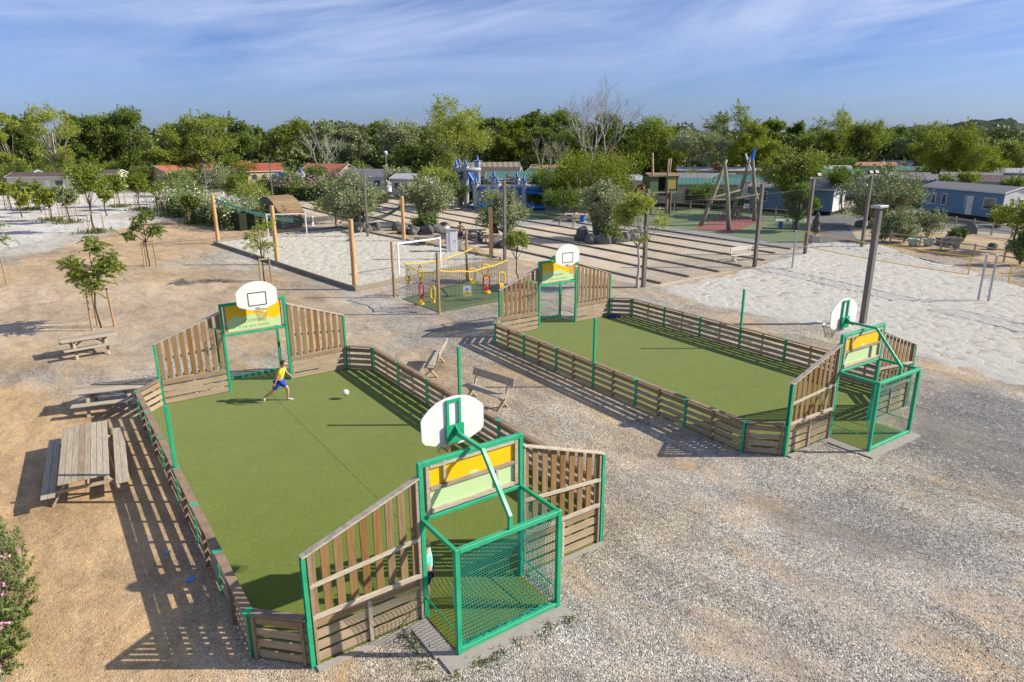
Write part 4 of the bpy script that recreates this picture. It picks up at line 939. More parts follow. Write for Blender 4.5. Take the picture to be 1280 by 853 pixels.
# tall fine mesh netting and sagging net -----------------------------------------------------
def bignet(pts, H0, H1, step, r, label, mat=M_NETPALE):
    o = MB(); P = [G(*p) for p in pts]; b0 = P[0]
    for a, b in zip(P[:-1], P[1:]):
        n = int((b-a).length/step)
        for i in range(n+1): q = a.lerp(b, i/n)-b0; o.tube([q+Vector((0,0,H0)), q+Vector((0,0,H1))], r, 3, False)
        for j in range(int((H1-H0)/step)+1): o.tube([a-b0+Vector((0,0,H0+step*j)), b-b0+Vector((0,0,H0+step*j))], r, 3, False)
    for a, b in zip(P[:-1], P[1:]): o.tube([a-b0+Vector((0,0,H1)), b-b0+Vector((0,0,H1))], .012, 4)
    x = o.build('netting', mat); x.location = b0; tag(x, label, 'net'); return x
bignet(((804,359),(943,334),(1006,318)), .05, 4.9, .13, .0045, 'tall fine mesh netting strung between the masts by the volleyball sand', M_NETGREY)
def sagnet():
    o = MB(); w1, w4, w5 = G(273,305), G(421,284), G(505,303); P = [w1+Vector((0,0,3.9)), w1.lerp(w4,.5)+Vector((0,0,1.6)), w4+Vector((0,0,1.25)), w4.lerp(w5,.6)+Vector((0,0,1.7)), w5+Vector((0,0,3.2))]; b0 = Vector((P[0].x, P[0].y, 0)); L = []
    for a, b in zip(P[:-1], P[1:]):
        for i in range(12): t = i/12; q = a.lerp(b, t); q.z -= .18*math.sin(PI*t); L.append(q-b0)
    L.append(P[-1]-b0)
    for j in range(10): o.tube([q+Vector((0, .05*math.sin(i+j), -.05*j*(.3+.7*math.sin(PI*i/len(L))))) for i, q in enumerate(L)], .016, 3, False)
    for i in range(0, len(L)*4): 
        q = L[min(len(L)-1, i//4)].lerp(L[min(len(L)-1, i//4+1)], (i % 4)/4); o.tube([q, q+Vector((0,0,-.5*(.4+.6*math.sin(PI*i/len(L)/4))))], .008, 3, False)
    x = o.build('sagging_net', plain('slack_green_net', (.04,.13,.12), .8)); x.location = b0; tag(x, 'slack blue-green net sagging behind the sand pit between the wooden posts', 'net')
sagnet()
def volley(A, B, z1, z0, label):
    a, b = G(*A), G(*B); o = empty('volleyball_net', a, 0, label, 'volleyball net'); n = MB(); bd = MB(); L = (b-a).length; nn = int(L/.12); sag = lambda t: -.10*math.sin(PI*t)
    P = lambda t, z: (b-a)*t+Vector((0,0,z+sag(t)))
    for i in range(nn+1): n.tube([P(i/nn, z0), P(i/nn, z1)], .0045, 3, False)
    for j in range(1, 8): n.tube([P(i/10, z0+(z1-z0)*j/8) for i in range(11)], .003, 3, False)
    n.build('netting', M_NETPALE, o)
    for zz in (z0, z1): bd.tube([P(i/10, zz) for i in range(11)], .032, 4)
    for t in (0, 1): bd.tube([P(t, z0), P(t, z1)], .03, 4)
    bd.build('net_tape', M_YROPE, o); return o
# net from (1005,~) to (1208,~): top z 2.4, bottom 1.45
volley((1001,334), (1204,376), 2.42, 1.45, 'long yellow-edged volleyball net over the white sand'); volley((1253,388), (1420,425), 2.42, 1.45, 'yellow-edged volleyball net cut by the right picture edge')
for bx, by, l in ((990,336,'thin grey net pole left of the long volleyball net'),(1222.5,376,'left one of the twin galvanised net poles on the white sand'),(1235,377.5,'right one of the twin galvanised net poles on the white sand')):
    p = G(bx, by); o = empty('net_pole', p, 0, l, 'net pole'); MB().tube([(0,0,-.1),(0,0,2.55)], .06, 10).build('pole', M_GALV, o); MB().lathe([(.065,0),(.065,.05)], (0,0,2.52), 10).build('pole_cap', M_WHITE, o)
    MB().tube([(.06,-.02,1.2),(.13,-.02,1.2),(.13,-.02,1.5),(.06,-.02,1.5)], .012, 5).build('winch', M_GALV, o)
# utility cabinet -----------------------------------------------------------------------
p = G(565, 316); o = empty('utility_cabinet', p, .15, 'white utility cabinet standing behind the right football goal', 'cabinet')
MB().box((0,0,.88), (.85,.6,1.76)).build('cabinet_body', plain('cabinet_white', (.62,.64,.66), .5), o, bevel=.02); MB().box((0,0,1.79), (.95,.7,.06)).build('roof_plate', M_GALV, o, bevel=.01)
dr = MB().box((.1,-.31,.9), (.5,.02,1.5)).build('door', M_WHITE, o, bevel=.01); MB().box((.28,-.33,.95), (.04,.03,.16)).build('handle', M_GALV, dr)
MB().box((.62,.05,.45), (.3,.3,.95)).build('side_box', M_GALV, o, bevel=.02)
# wooden curved-roof den ------------------------------------------------------------------
p = G(366, 285); o = empty('wooden_climbing_den', p+Vector((-.6,.8,0)), R_(48), 'curved timber climbing den with steep plank roof at the head of the sand pit', 'climbing den')
prof = [(-3.0, 2.2), (-2.6, 2.75), (-2.0, 3.0), (-1.2, 2.95), (-.4, 2.55), (.3, 1.9), (.8, 1.2), (1.1, .05)]
rf = MB()
for (x0, z0), (x1, z1) in zip(prof[:-1], prof[1:]):
    n = 3
    for k in range(n):
        a = Vector((1.4*0, 0, 0)); t0, t1 = k/n, (k+.93)/n; A = Vector((0, -(x0+(x1-x0)*t0), z0+(z1-z0)*t0)); B = Vector((0, -(x0+(x1-x0)*t1), z0+(z1-z0)*t1))
        d = (B-A).normalized(); nn_ = Vector((0, -d.z, d.y))*.03
        rf.add([A+Vector((-1.4,0,0))-nn_, A+Vector((1.4,0,0))-nn_, B+Vector((1.4,0,0))-nn_, B+Vector((-1.4,0,0))-nn_, A+Vector((-1.4,0,0))+nn_, A+Vector((1.4,0,0))+nn_, B+Vector((1.4,0,0))+nn_, B+Vector((-1.4,0,0))+nn_], [(0,3,2,1),(4,5,6,7),(0,1,5,4),(1,2,6,5),(2,3,7,6),(3,0,4,7)])
rf.build('plank_roof', wood('den_planks', (.30,.19,.10), (.30,.235,.16), (2, 20, 20), mixp=.6), o)
for s in (-1, 1): MB().prism([(-x*.98, z*.97) for x, z in prof]+[(-1.1, 0), (3.0, 0)], s*1.36-.03, s*1.36+.03, frame=lambda y, z, x: Vector((x, y, z))).build('side_wall', W_DARK, o)
ld = MB()
for k in range(6): ld.box((.35, -1.15, .12+.22*k), (1.9, .05, .16))
ld.build('front_board', wood('den_planks_b', (.34,.22,.12), (.32,.25,.17), (2, 20, 20), mixp=.6), o)
MB().tube([(2.0,-1.1,0),(2.0,-1.1,1.0)], .14, 10).build('bollard', M_WHITE, o)
# ---------------------------------------------------------------- homes
def m_roof(name, a, b_, per=6.0, rough=.75):
    m, nt, b = nmat(name, rough, .3); v = ocoord(nt); f = noise(nt, v, 1.2, 5, .7)
    wv = N(nt, 'ShaderNodeTexWave'); wv.wave_type = 'BANDS'; wv.bands_direction = 'X'; wv.inputs['Scale'].default_value = per*.32; wv.inputs['Distortion'].default_value = .3; lk(nt, v, wv.inputs['Vector'])
    col = mixc(nt, f, a, b_); col = mixc(nt, 1.0, col, ramp(nt, wv.outputs['Fac'], [(0, .66), (.5, 1.), (1, 1.05)]), 'MULTIPLY'); lk(nt, col, b.inputs['Base Color']); bump(nt, b, wv.outputs['Fac'], .8, .05); return m
def m_wall(name, c, per=10):
    m, nt, b = nmat(name, .65, .3); v = ocoord(nt); f = noise(nt, v, .8, 5, .7)
    wv = N(nt, 'ShaderNodeTexWave'); wv.wave_type = 'BANDS'; wv.bands_direction = 'Z'; wv.wave_profile = 'SAW'; wv.inputs['Scale'].default_value = per*.16; lk(nt, v, wv.inputs['Vector'])
    col = mixc(nt, f, tuple(x*.85 for x in c), tuple(min(1, x*1.08) for x in c)); col = mixc(nt, 1.0, col, ramp(nt, wv.outputs['Fac'], [(0, .8), (.12, 1.), (1, 1.)]), 'MULTIPLY'); lk(nt, col, b.inputs['Base Color']); bump(nt, b, wv.outputs['Fac'], .4, .02); return m
RF = dict(red=m_roof('roof_red_tile', (.34,.075,.04), (.46,.13,.07)), orange=m_roof('roof_orange_tile', (.38,.12,.06), (.50,.20,.11)), grey=m_roof('roof_grey_sheet', (.19,.18,.185), (.30,.285,.29)), lgrey=m_roof('roof_pale_sheet', (.36,.37,.39), (.5,.5,.52)),
          teal=m_roof('roof_green_sheet', (.05,.16,.13), (.09,.24,.20)), brown=m_roof('roof_brown_sheet', (.10,.07,.065), (.17,.12,.11)), salmon=m_roof('roof_salmon', (.42,.20,.13), (.5,.27,.18)), thatch=m_roof('roof_thatch', (.22,.19,.13), (.31,.27,.19), 1.0))
WL = dict(blue=m_wall('wall_blue', (.15,.26,.38)), white=m_wall('wall_white', (.66,.66,.65)), cream=m_wall('wall_cream', (.60,.53,.38)), beige=m_wall('wall_beige', (.62,.45,.27)), yellow=m_wall('wall_yellow', (.66,.50,.25)), dbrown=m_wall('wall_dark_timber', (.11,.07,.05)), timber=m_wall('wall_timber', (.38,.24,.13)), grey=m_wall('wall_grey', (.36,.37,.38)))
m, nt, b = nmat('window_glass', .08, .6); lk(nt, mixc(nt, noise(nt, ocoord(nt), 1.2, 3), (.02,.03,.035), (.07,.10,.11)), b.inputs['Base Color']); M_GLASS = m
M_TRIM = plain('window_trim', (.68,.68,.67), .5); M_VOID = plain('underfloor_dark', (.03,.03,.03), .9)
def home(c, rz, L, D, wall, roof, label, hw=2.45, hr=.55, gable=None, wins=None, base=.45, porch=False, name='mobile_home', over=.22):
    # local x along length; gable roof ridge along x; visible long side at -y
    o = empty(name, c, rz, label, 'mobile home' if name == 'mobile_home' else 'cabin'); b = MB(); x, y = L/2, D/2
    z0, z1 = base, base+hw
    b.box((0,0,(z0+z1)/2), (L, D-.004, hw)); body = b.build('wall', WL[wall], o)
    for s in (-1, 1): MB().prism([(-y, z0+.02), (y, z0+.02), (y, z1), (0, z1+hr*.93), (-y, z1)], s*(x+.004), s*(x+.03), frame=lambda yy, z, xx: Vector((xx, yy, z))).build('gable_wall', WL[gable or wall], o)
    MB().box((0,0,base/2), (L-.3, D-.3, base)).build('skirting', M_VOID, o)
    r = MB(); t = .07; sl_ = hr/y
    for s in (-1, 1):
        r.prism([(0, z1+hr), (s*(y+over), z1-over*sl_), (s*(y+over), z1-over*sl_+t), (0, z1+hr+t)], -x-over, x+over, frame=lambda yy, z, xx: Vector((xx, yy, z)))
    r.build('roof', RF[roof], o)
    fa = MB(); 
    for s in (-1, 1):
        for e in (-1, 1): fa.beam((e*(x+over+.012), s*(y+over), z1-over*sl_+.02), (e*(x+over+.012), 0.0, z1+hr+.02), .024, .13)
        fa.box((0, s*(y+over+.014), z1-over*sl_+.0), (2*(x+over), .025, .12))
    fa.build('fascia', M_TRIM, o)
    def win(cx, cz, w_, h_, side):
        if side in ('f', 'b'):
            s = -1 if side == 'f' else 1; P = lambda a, q, d: Vector((cx+a, s*(y+d), cz+q)); dims = lambda w2, h2, d: (w2, d, h2)
        else:
            s = 1 if side == 'r' else -1; P = lambda a, q, d: Vector((s*(x+.03+d), cx+a, cz+q)); dims = lambda w2, h2, d: (d, w2, h2)
        f = MB(); fw = .07
        for a in (-1, 1): f.box(P(a*w_/2, 0, .02), dims(fw, h_+fw, .05))
        for a in (-1, 1): f.box(P(0, a*h_/2, .02), dims(w_-fw, fw, .05))
        fo = f.build('window', M_TRIM, o); MB().box(P(0, 0, .008), dims(w_-fw, h_-fw, .02)).build('pane', M_GLASS, fo)
    for wd in (wins if wins is not None else [(-L*.32, 1.0, 1.0, 'f'), (-.05*L, .6, .9, 'f'), (L*.3, 1.3, 1.1, 'f'), (0, .9, 1.0, 'r')]): win(wd[0], z0+1.35, wd[1], wd[2], wd[3])
    d = MB().box((L*.12, -(y+.02), z0+1.0), (.8, .04, 1.95)).build('door', M_TRIM, o); MB().box((L*.12+.3, -(y+.06), z0+1.0), (.03, .04, .12)).build('handle', M_BLACK, d)
    if porch:
        q = MB(); q.box((0, -(y+1.3), z0-.05), (L*.8, 2.5, .1)); dk = q.build('deck', W_RAIL, o)
        rl = MB()
        for k in range(9): rl.box((-L*.4+L*.8*k/8, -(y+2.5), z0+.45), (.07, .07, .9))
        rl.box((0, -(y+2.5), z0+.92), (L*.8, .07, .07)); 
        for k in range(16): rl.beam((-L*.4+L*.8*(k//2)/8, -(y+2.5), z0+.1+(.75 if k % 2 else 0)), (-L*.4+L*.8*(k//2+1)/8, -(y+2.5), z0+.85-(.75 if k % 2 else 0)), .04, .04)
        rl.build('railing', W_RAIL, o)
        pr = MB()
        for s in (-1, 1): pr.box((s*L*.38, -(y+2.4), z0+1.15), (.1, .1, 2.3)); pr.prism([(0, z1+.25), (s*L*.45, z1-.25), (s*L*.45, z1-.17), (0, z1+.33)], -(y+2.7), -(y+.25), frame=lambda xx, z, yy: Vector((xx, yy, z)))
        pr.build('porch_roof', RF[roof], o)
        tr = MB()
        for s in (-1, 1): tr.beam((0, -(y+2.72), z1+.27), (s*L*.45, -(y+2.72), z1-.22), .05, .14)
        tr.box((0, -(y+2.72), z1-.25), (L*.9, .05, .1)); tr.beam((0, -(y+2.72), z1-.2), (0, -(y+2.72), z1+.2), .05, .08); tr.build('porch_gable', M_TRIM, o)
    return o
hb = G(1205, 273); LH = 10.5; dirh = Vector((math.cos(R_(-36)), math.sin(R_(-36)), 0))
hA = G(1150, 267); hB = G(1249, 280); ang = yaw(hA, hB); cH = (hA+hB)/2 + Vector((-math.sin(ang), math.cos(ang), 0))*1.9
home(cH, ang, (hB-hA).length, 3.8, 'blue', 'grey', 'blue mobile home with grey sheet roof at the right, behind the garden rail fence', hw=2.55, hr=.5, gable='white', over=.15,
     wins=[(-3.5,.55,1.2,'f'),(-2.1,.6,1.2,'f'),(.85,.5,1.1,'f'),(3.55,1.35,1.1,'f'),(.2,.7,1.0,'r')], base=.5)
hA = G(930, 262); hB = G(1022, 268); ang = yaw(hA, hB); cH = (hA+hB)/2 + Vector((-math.sin(ang), math.cos(ang), 0))*2.0
hh = home(AT(1004, 82), R_(-42), 9.5, 4.0, 'blue', 'grey', 'blue mobile home with sunlit white gable end, half hidden by a round tree', gable='white', wins=[(-3.4,1.4,1.1,'f'),(.0,.6,1.0,'f'),(.3,.7,1.1,'r')])
HL_ = [ # px, Y, rot, L, D, wall, roof, label, kwargs
 (2,122,4,9,4,'white','teal','white caravan home with green roof at the far left edge',{}),
 (48,114,3,10,4,'cream','brown','long cream mobile home with dark brown roof behind the rail fence, left',{}),
 (110,122,3,9,4,'cream','brown','dark-roofed cream cabin behind the tall pale-trunked tree',{}),
 (207,130,70,7,5,'beige','orange','small beige cabin with orange roof, its gable facing the yard',dict(hr=1.0)),
 (238,140,20,8,5,'dbrown','red','dark timber cabin with red tiled roof beneath the plane tree',dict(hr=1.3)),
 (282,137,8,7.5,5,'white','red','white cabin with long red tiled roof left of the bright round shrub',dict(hr=1.4)),
 (323,131,30,6,5,'yellow','red','yellow cabin with red roof behind the inflatable arch',dict(hr=1.2)),
 (360,150,0,9,6,'dbrown','red','dark cabin with wide red roof far behind the inflatable arch',dict(hr=1.5)),
 (408,124,-22,8,6,'beige','orange','beige cabin with wide orange roof and awning behind the pink oleanders',dict(hr=1.3)),
 (462,112,-28,8.5,4,'white','grey','white cottage with grey roof behind the olive tree left of centre',dict(hr=.9, gable='white')),
 (514,104,-20,5,4,'grey','lgrey','small grey shed home left of the blue bouncy castle',{}),
 (600,130,6,14,6,'timber','thatch','wide low cabin with straw-coloured roof behind the bouncy castle',dict(hr=1.2)),
 (622,112,-10,7,5,'timber','brown','brown timber lodge right behind the bouncy castle towers',dict(hr=1.1)),
 (648,104,-4,9,5,'timber','teal','timber lodge with green roof and white porch gable with railed deck',dict(porch=True, hr=.8)),
 (690,106,-38,8,4.5,'white','teal','white gabled home with green roof right of the porch lodge',dict(hr=1.0)),
 (705,135,-10,12,5,'cream','salmon','pale home with flat pinkish roof behind the bare tree',{}),
 (795,98,-8,9,4,'white','lgrey','white home with pale grey roof behind the log play tower',{}),
 (866,102,-14,12,4,'grey','grey','long home with weathered grey roof behind the clipped hedge',{}),
 (868,90,-12,11,4,'cream','teal','home with wide green roof directly behind the clipped dark hedge',{}),
 (902,124,-14,14,5,'timber','lgrey','brown timber home with white roof edge behind the grey-green tree',dict(hr=.4)),
 (960,138,-10,14,5,'cream','salmon','cream home with flat salmon roof between the two trees right of centre',{}),
 (936,96,-50,8,4,'cream','teal','cream gabled home with green roof behind the leaning climbing logs',{}),
 (1028,126,-14,10,4,'beige','lgrey','beige home with pale roof above the blue gable home',{}),
 (1088,140,-12,10,4,'beige','salmon','beige home with salmon roof far back right of the round tree',{}),
 (1066,112,-15,8,4,'grey','teal','long home with green sheet roof behind the big grey bush, back row',{}),
 (1080,99,-20,7,4,'grey','grey','grey home with flat grey roof just above the big grey bush',{}),
 (1110,150,-25,10,4,'white','lgrey','white home with light grey roof in the far row, under the green trees',{}),
 (1128,102,-30,8,4,'cream','grey','grey-roofed home with small white gable left of the blue mobile home roof',dict(gable='white')),
 (1152,120,-30,8,4,'yellow','teal','yellow-gabled home with green roof behind the grey-roofed homes',{}),
 (1172,96,-34,6,4,'blue','grey','blue home with white gable ends directly behind the big blue mobile home',dict(gable='white')),
 (1222,100,-34,7,4,'blue','grey','blue home with high white gable right of the tall yellow-green tree',dict(gable='white')),
 (1268,92,-34,7,4,'grey','brown','home with brown ribbed roof behind the right end of the blue home',{}),
 (1180,165,-20,9,5,'white','lgrey','distant pale roof right of the yellow-green tree trunk',{}),
 (1225,180,-20,9,5,'grey','lgrey','distant long grey roof near the wooded hill',{}),
 (1275,112,-34,10,4,'blue','lgrey','blue home with pale roof cut by the right edge of the picture',{}),
 (835,170,-5,14,5,'white','lgrey','distant white roof behind the weeping green tree',{}),
]
for px, Y, rot, L, D, wa, ro, lb, kw in HL_: home(AT(px, Y), R_(rot), L, D, wa, ro, lb, **kw)
# ---------------------------------------------------------------- trees
bk = {}
def proto(key, *a, **k): bk[key] = (a, k)
# big background trees: (px, Ytop row, width px, depth, kind, label)
TR = [
 (4,128,46,128,'plane','tall light plane tree at the extreme left edge'),
 (33,126,50,132,'dark','dark leafy tree left of the tall airy pale-trunked tree'),
 (66,108,58,118,'airy','tall airy tree with pale trunk, highest at the left'),
 (100,132,44,142,'dark','dark tree filling the gap right of the tall airy tree'),
 (125,124,56,145,'dark','broad tree with pale limbs right of the airy tree'),
 (160,122,60,146,'dark','highest dense tree of the left group'),
 (203,146,52,132,'plane','plane tree with forked pale trunk behind the first grey lamp'),
 (252,130,66,136,'plane','broad plane tree with white forked limbs over the red roof'),
 (292,140,44,158,'dark','dark tree behind the right shoulder of the broad plane tree'),
 (322,148,36,165,'dark','narrow dark tree over the yellow cabin'),
 (366,142,56,150,'mid','rounded green tree above the inflatable arch'),
 (408,150,44,150,'olive','grey-green tree with pale bare limbs above the orange roof'),
 (437,152,44,156,'olive','dull olive tree right of the grey-green one above the orange roof'),
 (468,150,40,170,'dark','dark tree above the grey cottage, treetop level with neighbours'),
 (497,140,54,152,'olive','soft grey willow-like tree left of the tall centre tree'),
 (515,168,40,118,'dark','low dark tree standing over the grey shed home'),
 (566,118,84,122,'plane','tallest light green tree at the centre, behind the bouncy castle'),
 (612,138,46,160,'mid','leafy tree right behind the tallest centre tree'),
 (636,140,44,150,'yel','yellowish tree above the green-roofed lodge'),
 (664,132,42,172,'dark','dark oak-like treetop left of the large bare tree'),
 (700,128,60,176,'dark','dark double treetop directly behind the large bare tree'),
 (676,152,46,150,'mid','mid green tree under the dark oak-like treetop'),
 (716,158,56,150,'vdark','very dark evergreen behind the bare tree trunks'),
 (762,134,52,160,'dark','drooping dark tree right of the bare tree'),
 (790,152,30,150,'weep','slim weeping tree between the drooping dark one and the weeping one'),
 (820,148,66,140,'weep','broad weeping green tree above the log play tower'),
 (876,152,60,128,'greyol','grey-green olive-like tree on a dark trunk, above the brown timber home'),
 (918,124,80,136,'plane2','tall fine-leaved tree right of the grey-green one'),
 (948,148,50,125,'yel','yellow-green tree filling below the tall fine-leaved tree'),
 (968,142,34,185,'dark','small dark treetop right of the tall fine-leaved tree'),
 (991,150,30,190,'dark','brownish round treetop just left of the hill line'),
 (1041,134,60,160,'airy2','thin-topped pale tree right of the round treetops'),
 (1030,158,60,150,'mid','dense green tree under the thin-topped pale tree'),
 (1075,150,56,152,'mid','pine-green tree right of the thin-topped tree'),
 (1118,156,60,165,'dark','spreading tree above the far row of pale roofs'),
 (1150,158,50,150,'olive','grey-green tree left of the large yellow-green tree'),
 (1182,148,80,112,'yel','large yellow-green tree with dark trunk above the blue mobile home'),
 (1225,168,70,108,'yel','spreading yellow-tinged tree on the right, lower than its neighbour'),
 (1265,178,56,118,'mid','green tree at the far right edge behind the blue home'),
]
spec = dict(
 plane=dict(lobes=22, leaves=13500, leaf=0.34, mat=L_PLANE, bark=B_PALE, lobe_r=.30, spikes=26, th=.08, trunks=1),
 plane2=dict(lobes=24, leaves=15000, leaf=0.28, mat=L_MID, bark=B_DARK, lobe_r=.28, spikes=40, th=.08),
 airy=dict(lobes=26, leaves=9750, leaf=0.28, mat=L_PLANE, bark=B_PALE, lobe_r=.27, spikes=50, th=.08),
 airy2=dict(lobes=22, leaves=5400, leaf=0.28, mat=L_PLANE, bark=B_PALE, lobe_r=.26, spikes=36, th=.08),
 dark=dict(lobes=20, leaves=14250, leaf=0.34, mat=L_DARK, bark=B_DARK, lobe_r=.34, spikes=18, th=.08),
 vdark=dict(lobes=16, leaves=13500, leaf=0.33, mat=L_DARK, bark=B_DARK, lobe_r=.4, spikes=8, th=.05),
 mid=dict(lobes=20, leaves=13500, leaf=0.33, mat=L_MID, bark=B_DARK, lobe_r=.34, spikes=20, th=.08),
 olive=dict(lobes=20, leaves=13500, leaf=0.30, mat=L_OLIVE, bark=B_PALE, lobe_r=.32, spikes=30, th=.08),
 greyol=dict(lobes=20, leaves=15000, leaf=0.27, mat=L_OLIVE, bark=B_DARK, lobe_r=.30, spikes=24, th=.084, droop=.5),
 yel=dict(lobes=22, leaves=14250, leaf=0.30, mat=L_YEL, bark=B_DARK, lobe_r=.30, spikes=30, th=.08),
 weep=dict(lobes=20, leaves=15000, leaf=0.31, mat=L_BRIGHT, bark=B_DARK, lobe_r=.36, spikes=10, th=.10, droop=1.2))
def bigtree(px, ty, wp, Y, kind, lb, seed, name='tree', grp=None):
    s = spec[kind]; c = AT(px, Y); H = ZAT(ty, Y); zc = Y*math.cos(CP); R = wp/2/CF*zc*1.3
    t = tree_geo('t', H, R, H*s['th'], s['lobes']+6, int(s['leaves']*1.35), s['leaf']*(Y/140), s['mat'], s['bark'], seed, lobe_r=s['lobe_r'], spikes=s['spikes'], droop=s.get('droop', 0), trunks=s.get('trunks', 1), label=lb, parent_name=name, group=grp); t.location = c; return t
for i, a in enumerate(TR): bigtree(*a, 200+i)
bare_tree(AT(742, 142), ZAT(110, 142)*.98, 6.0, 21, 'large leafless tree with pale branches rising above the centre trees', B_GREY, 5, 4, r0=.20)
bare_tree(AT(686, 116), ZAT(165, 116), 3.2, 33, 'half-bare thin tree beside the white gabled home', B_PALE, 4, 2, r0=.16)
bare_tree(AT(402, 138), ZAT(158, 138), 3.2, 38, 'pale leafless tree above the orange-roofed cabin', B_GREY, 4, 2, r0=.18)
# middle-distance trees and bushes: bx, by base, top y, width px
def midtree(bx, by, ty, wp, mat, bark, seed, lb, name, th=.3, lobes=16, leaves=9000, leaf=.15, lobe_r=.38, spikes=20, trunks=1, droop=0, r0=None, Hadj=0, cat='tree'):
    p = G(bx, by); H = ZAT(ty, p.y); R = wp/2/CF*p.y*1.22
    t = tree_geo('t', H, R, H*th, lobes, leaves, leaf, mat, bark, seed, lobe_r=lobe_r, spikes=spikes, trunks=trunks, droop=droop, r0=r0, label=lb, parent_name=name, cat=cat); t.location = p; return t
midtree(757,300,224,62,L_OLIVE,B_OLIVE,301,'stout old olive tree in a ring of dark rocks, right of centre','olive_tree',.12,26,17000,.15,.36,26,3,r0=.5)
midtree(532,282,222,70,L_OLIVE,B_OLIVE,302,'olive tree with wide crown left of the standing people','olive_tree',.18,24,13000,.17,.34,26,3,r0=.4)
midtree(446,288,212,78,L_OLIVE,B_OLIVE,303,'large olive tree behind the grey mast at the head of the sand pit','olive_tree',.1,26,14000,.18,.34,26,3,r0=.4)
midtree(628,296,234,66,L_OLIVE,B_OLIVE,304,'olive tree behind the floodlight mast right of the people','olive_tree',.1,22,12000,.16,.34,24,3,r0=.4)
midtree(1095,284,214,92,L_OLIVE,B_OLIVE,305,'big grey-green olive bush between the white gable home and blue home','olive_tree',.05,28,16000,.18,.32,30,4,r0=.35)
midtree(422,280,243,46,L_YEL,B_DARK,306,'small yellow-green tree in front of the large olive tree','garden_tree',.35,12,4500,.15,.4,10)
midtree(740,262,185,118,L_YEL,B_DARK,307,'wide yellow-green tree behind the ringed olive tree','garden_tree',.05,30,20000,.22,.32,30)
midtree(692,262,208,58,L_BRIGHT,B_DARK,308,'bright green tree left of the wide yellow-green tree','garden_tree',.25,18,9000,.18,.36,16)
midtree(705,272,240,60,L_DARK,B_DARK,317,'dark shrubby tree leaning over the lawn bench','garden_tree',.3,14,7000,.18,.4,8)
midtree(797,360,238,66,L_PLANE,B_GREY,309,'slender tree with pale stem beside the dark timber mast','garden_tree',.45,14,5200,.13,.36,22,r0=.09)
midtree(648,352,286,34,L_PLANE,B_DARK,310,'small staked tree in front of the floodlight mast','garden_tree',.45,12,3800,.10,.42,10,r0=.045)
midtree(982,272,176,72,L_MID,B_DARK,311,'round dense tree behind the climbing logs','garden_tree',.22,22,15000,.24,.42,8)
midtree(995,290,232,42,L_DARK,B_DARK,312,'dark green tree covering the middle of the gabled blue home','garden_tree',.1,20,12000,.17,.38,14,r0=.2)
midtree(880,262,225,34,L_DARK,B_DARK,313,'small round dark tree behind the clipped hedge','garden_tree',.2,10,4500,.17,.45,4)
midtree(1052,268,212,50,L_DARK,B_DARK,314,'flat-topped dark shrub tree above the white gable','garden_tree',.55,10,5000,.2,.4,12)
midtree(295,235,192,44,L_BRIGHT,B_DARK,315,'bright round shrub tree between the red roofs','garden_tree',.15,14,6500,.26,.42,6)
midtree(548,262,205,54,L_PLANE,B_DARK,316,'feathery tree just left of the blue bouncy castle','garden_tree',.2,16,6500,.22,.34,20)
midtree(1268,316,254,58,L_YEL,B_DARK,318,'yellow-green shrub tree at the right edge by the rail fence','garden_tree',.35,12,5000,.15,.4,14)
def bush(bx, by, ty, wp, mat, seed, lb, leaves=7500, leaf=0.11, lobes=10, cat='bush', flowers=None, name='bush', sx=1):
    p = G(bx, by); H = max(.5, ZAT(ty, p.y)); R = wp/2/CF*p.y
    t = tree_geo('t', H, R, 0.0, lobes, leaves, leaf, mat, B_OLIVE, seed, lobe_r=.5, spikes=12, r0=.08, trunks=2, limbs=True, label=lb, cat=cat, parent_name=name); t.location = p
    if flowers:
        rg = np.random.default_rng(seed); n = flowers[1]; d = sph(rg, n); d[:, 2] = np.abs(d[:, 2])*.9; Pf = d*np.array([R*.93, R*.93, H*.52])+np.array([0, 0, H*.5]); leaf_mesh('blossom', Pf, d, .17, flowers[0], t, .9, seed)
    return t
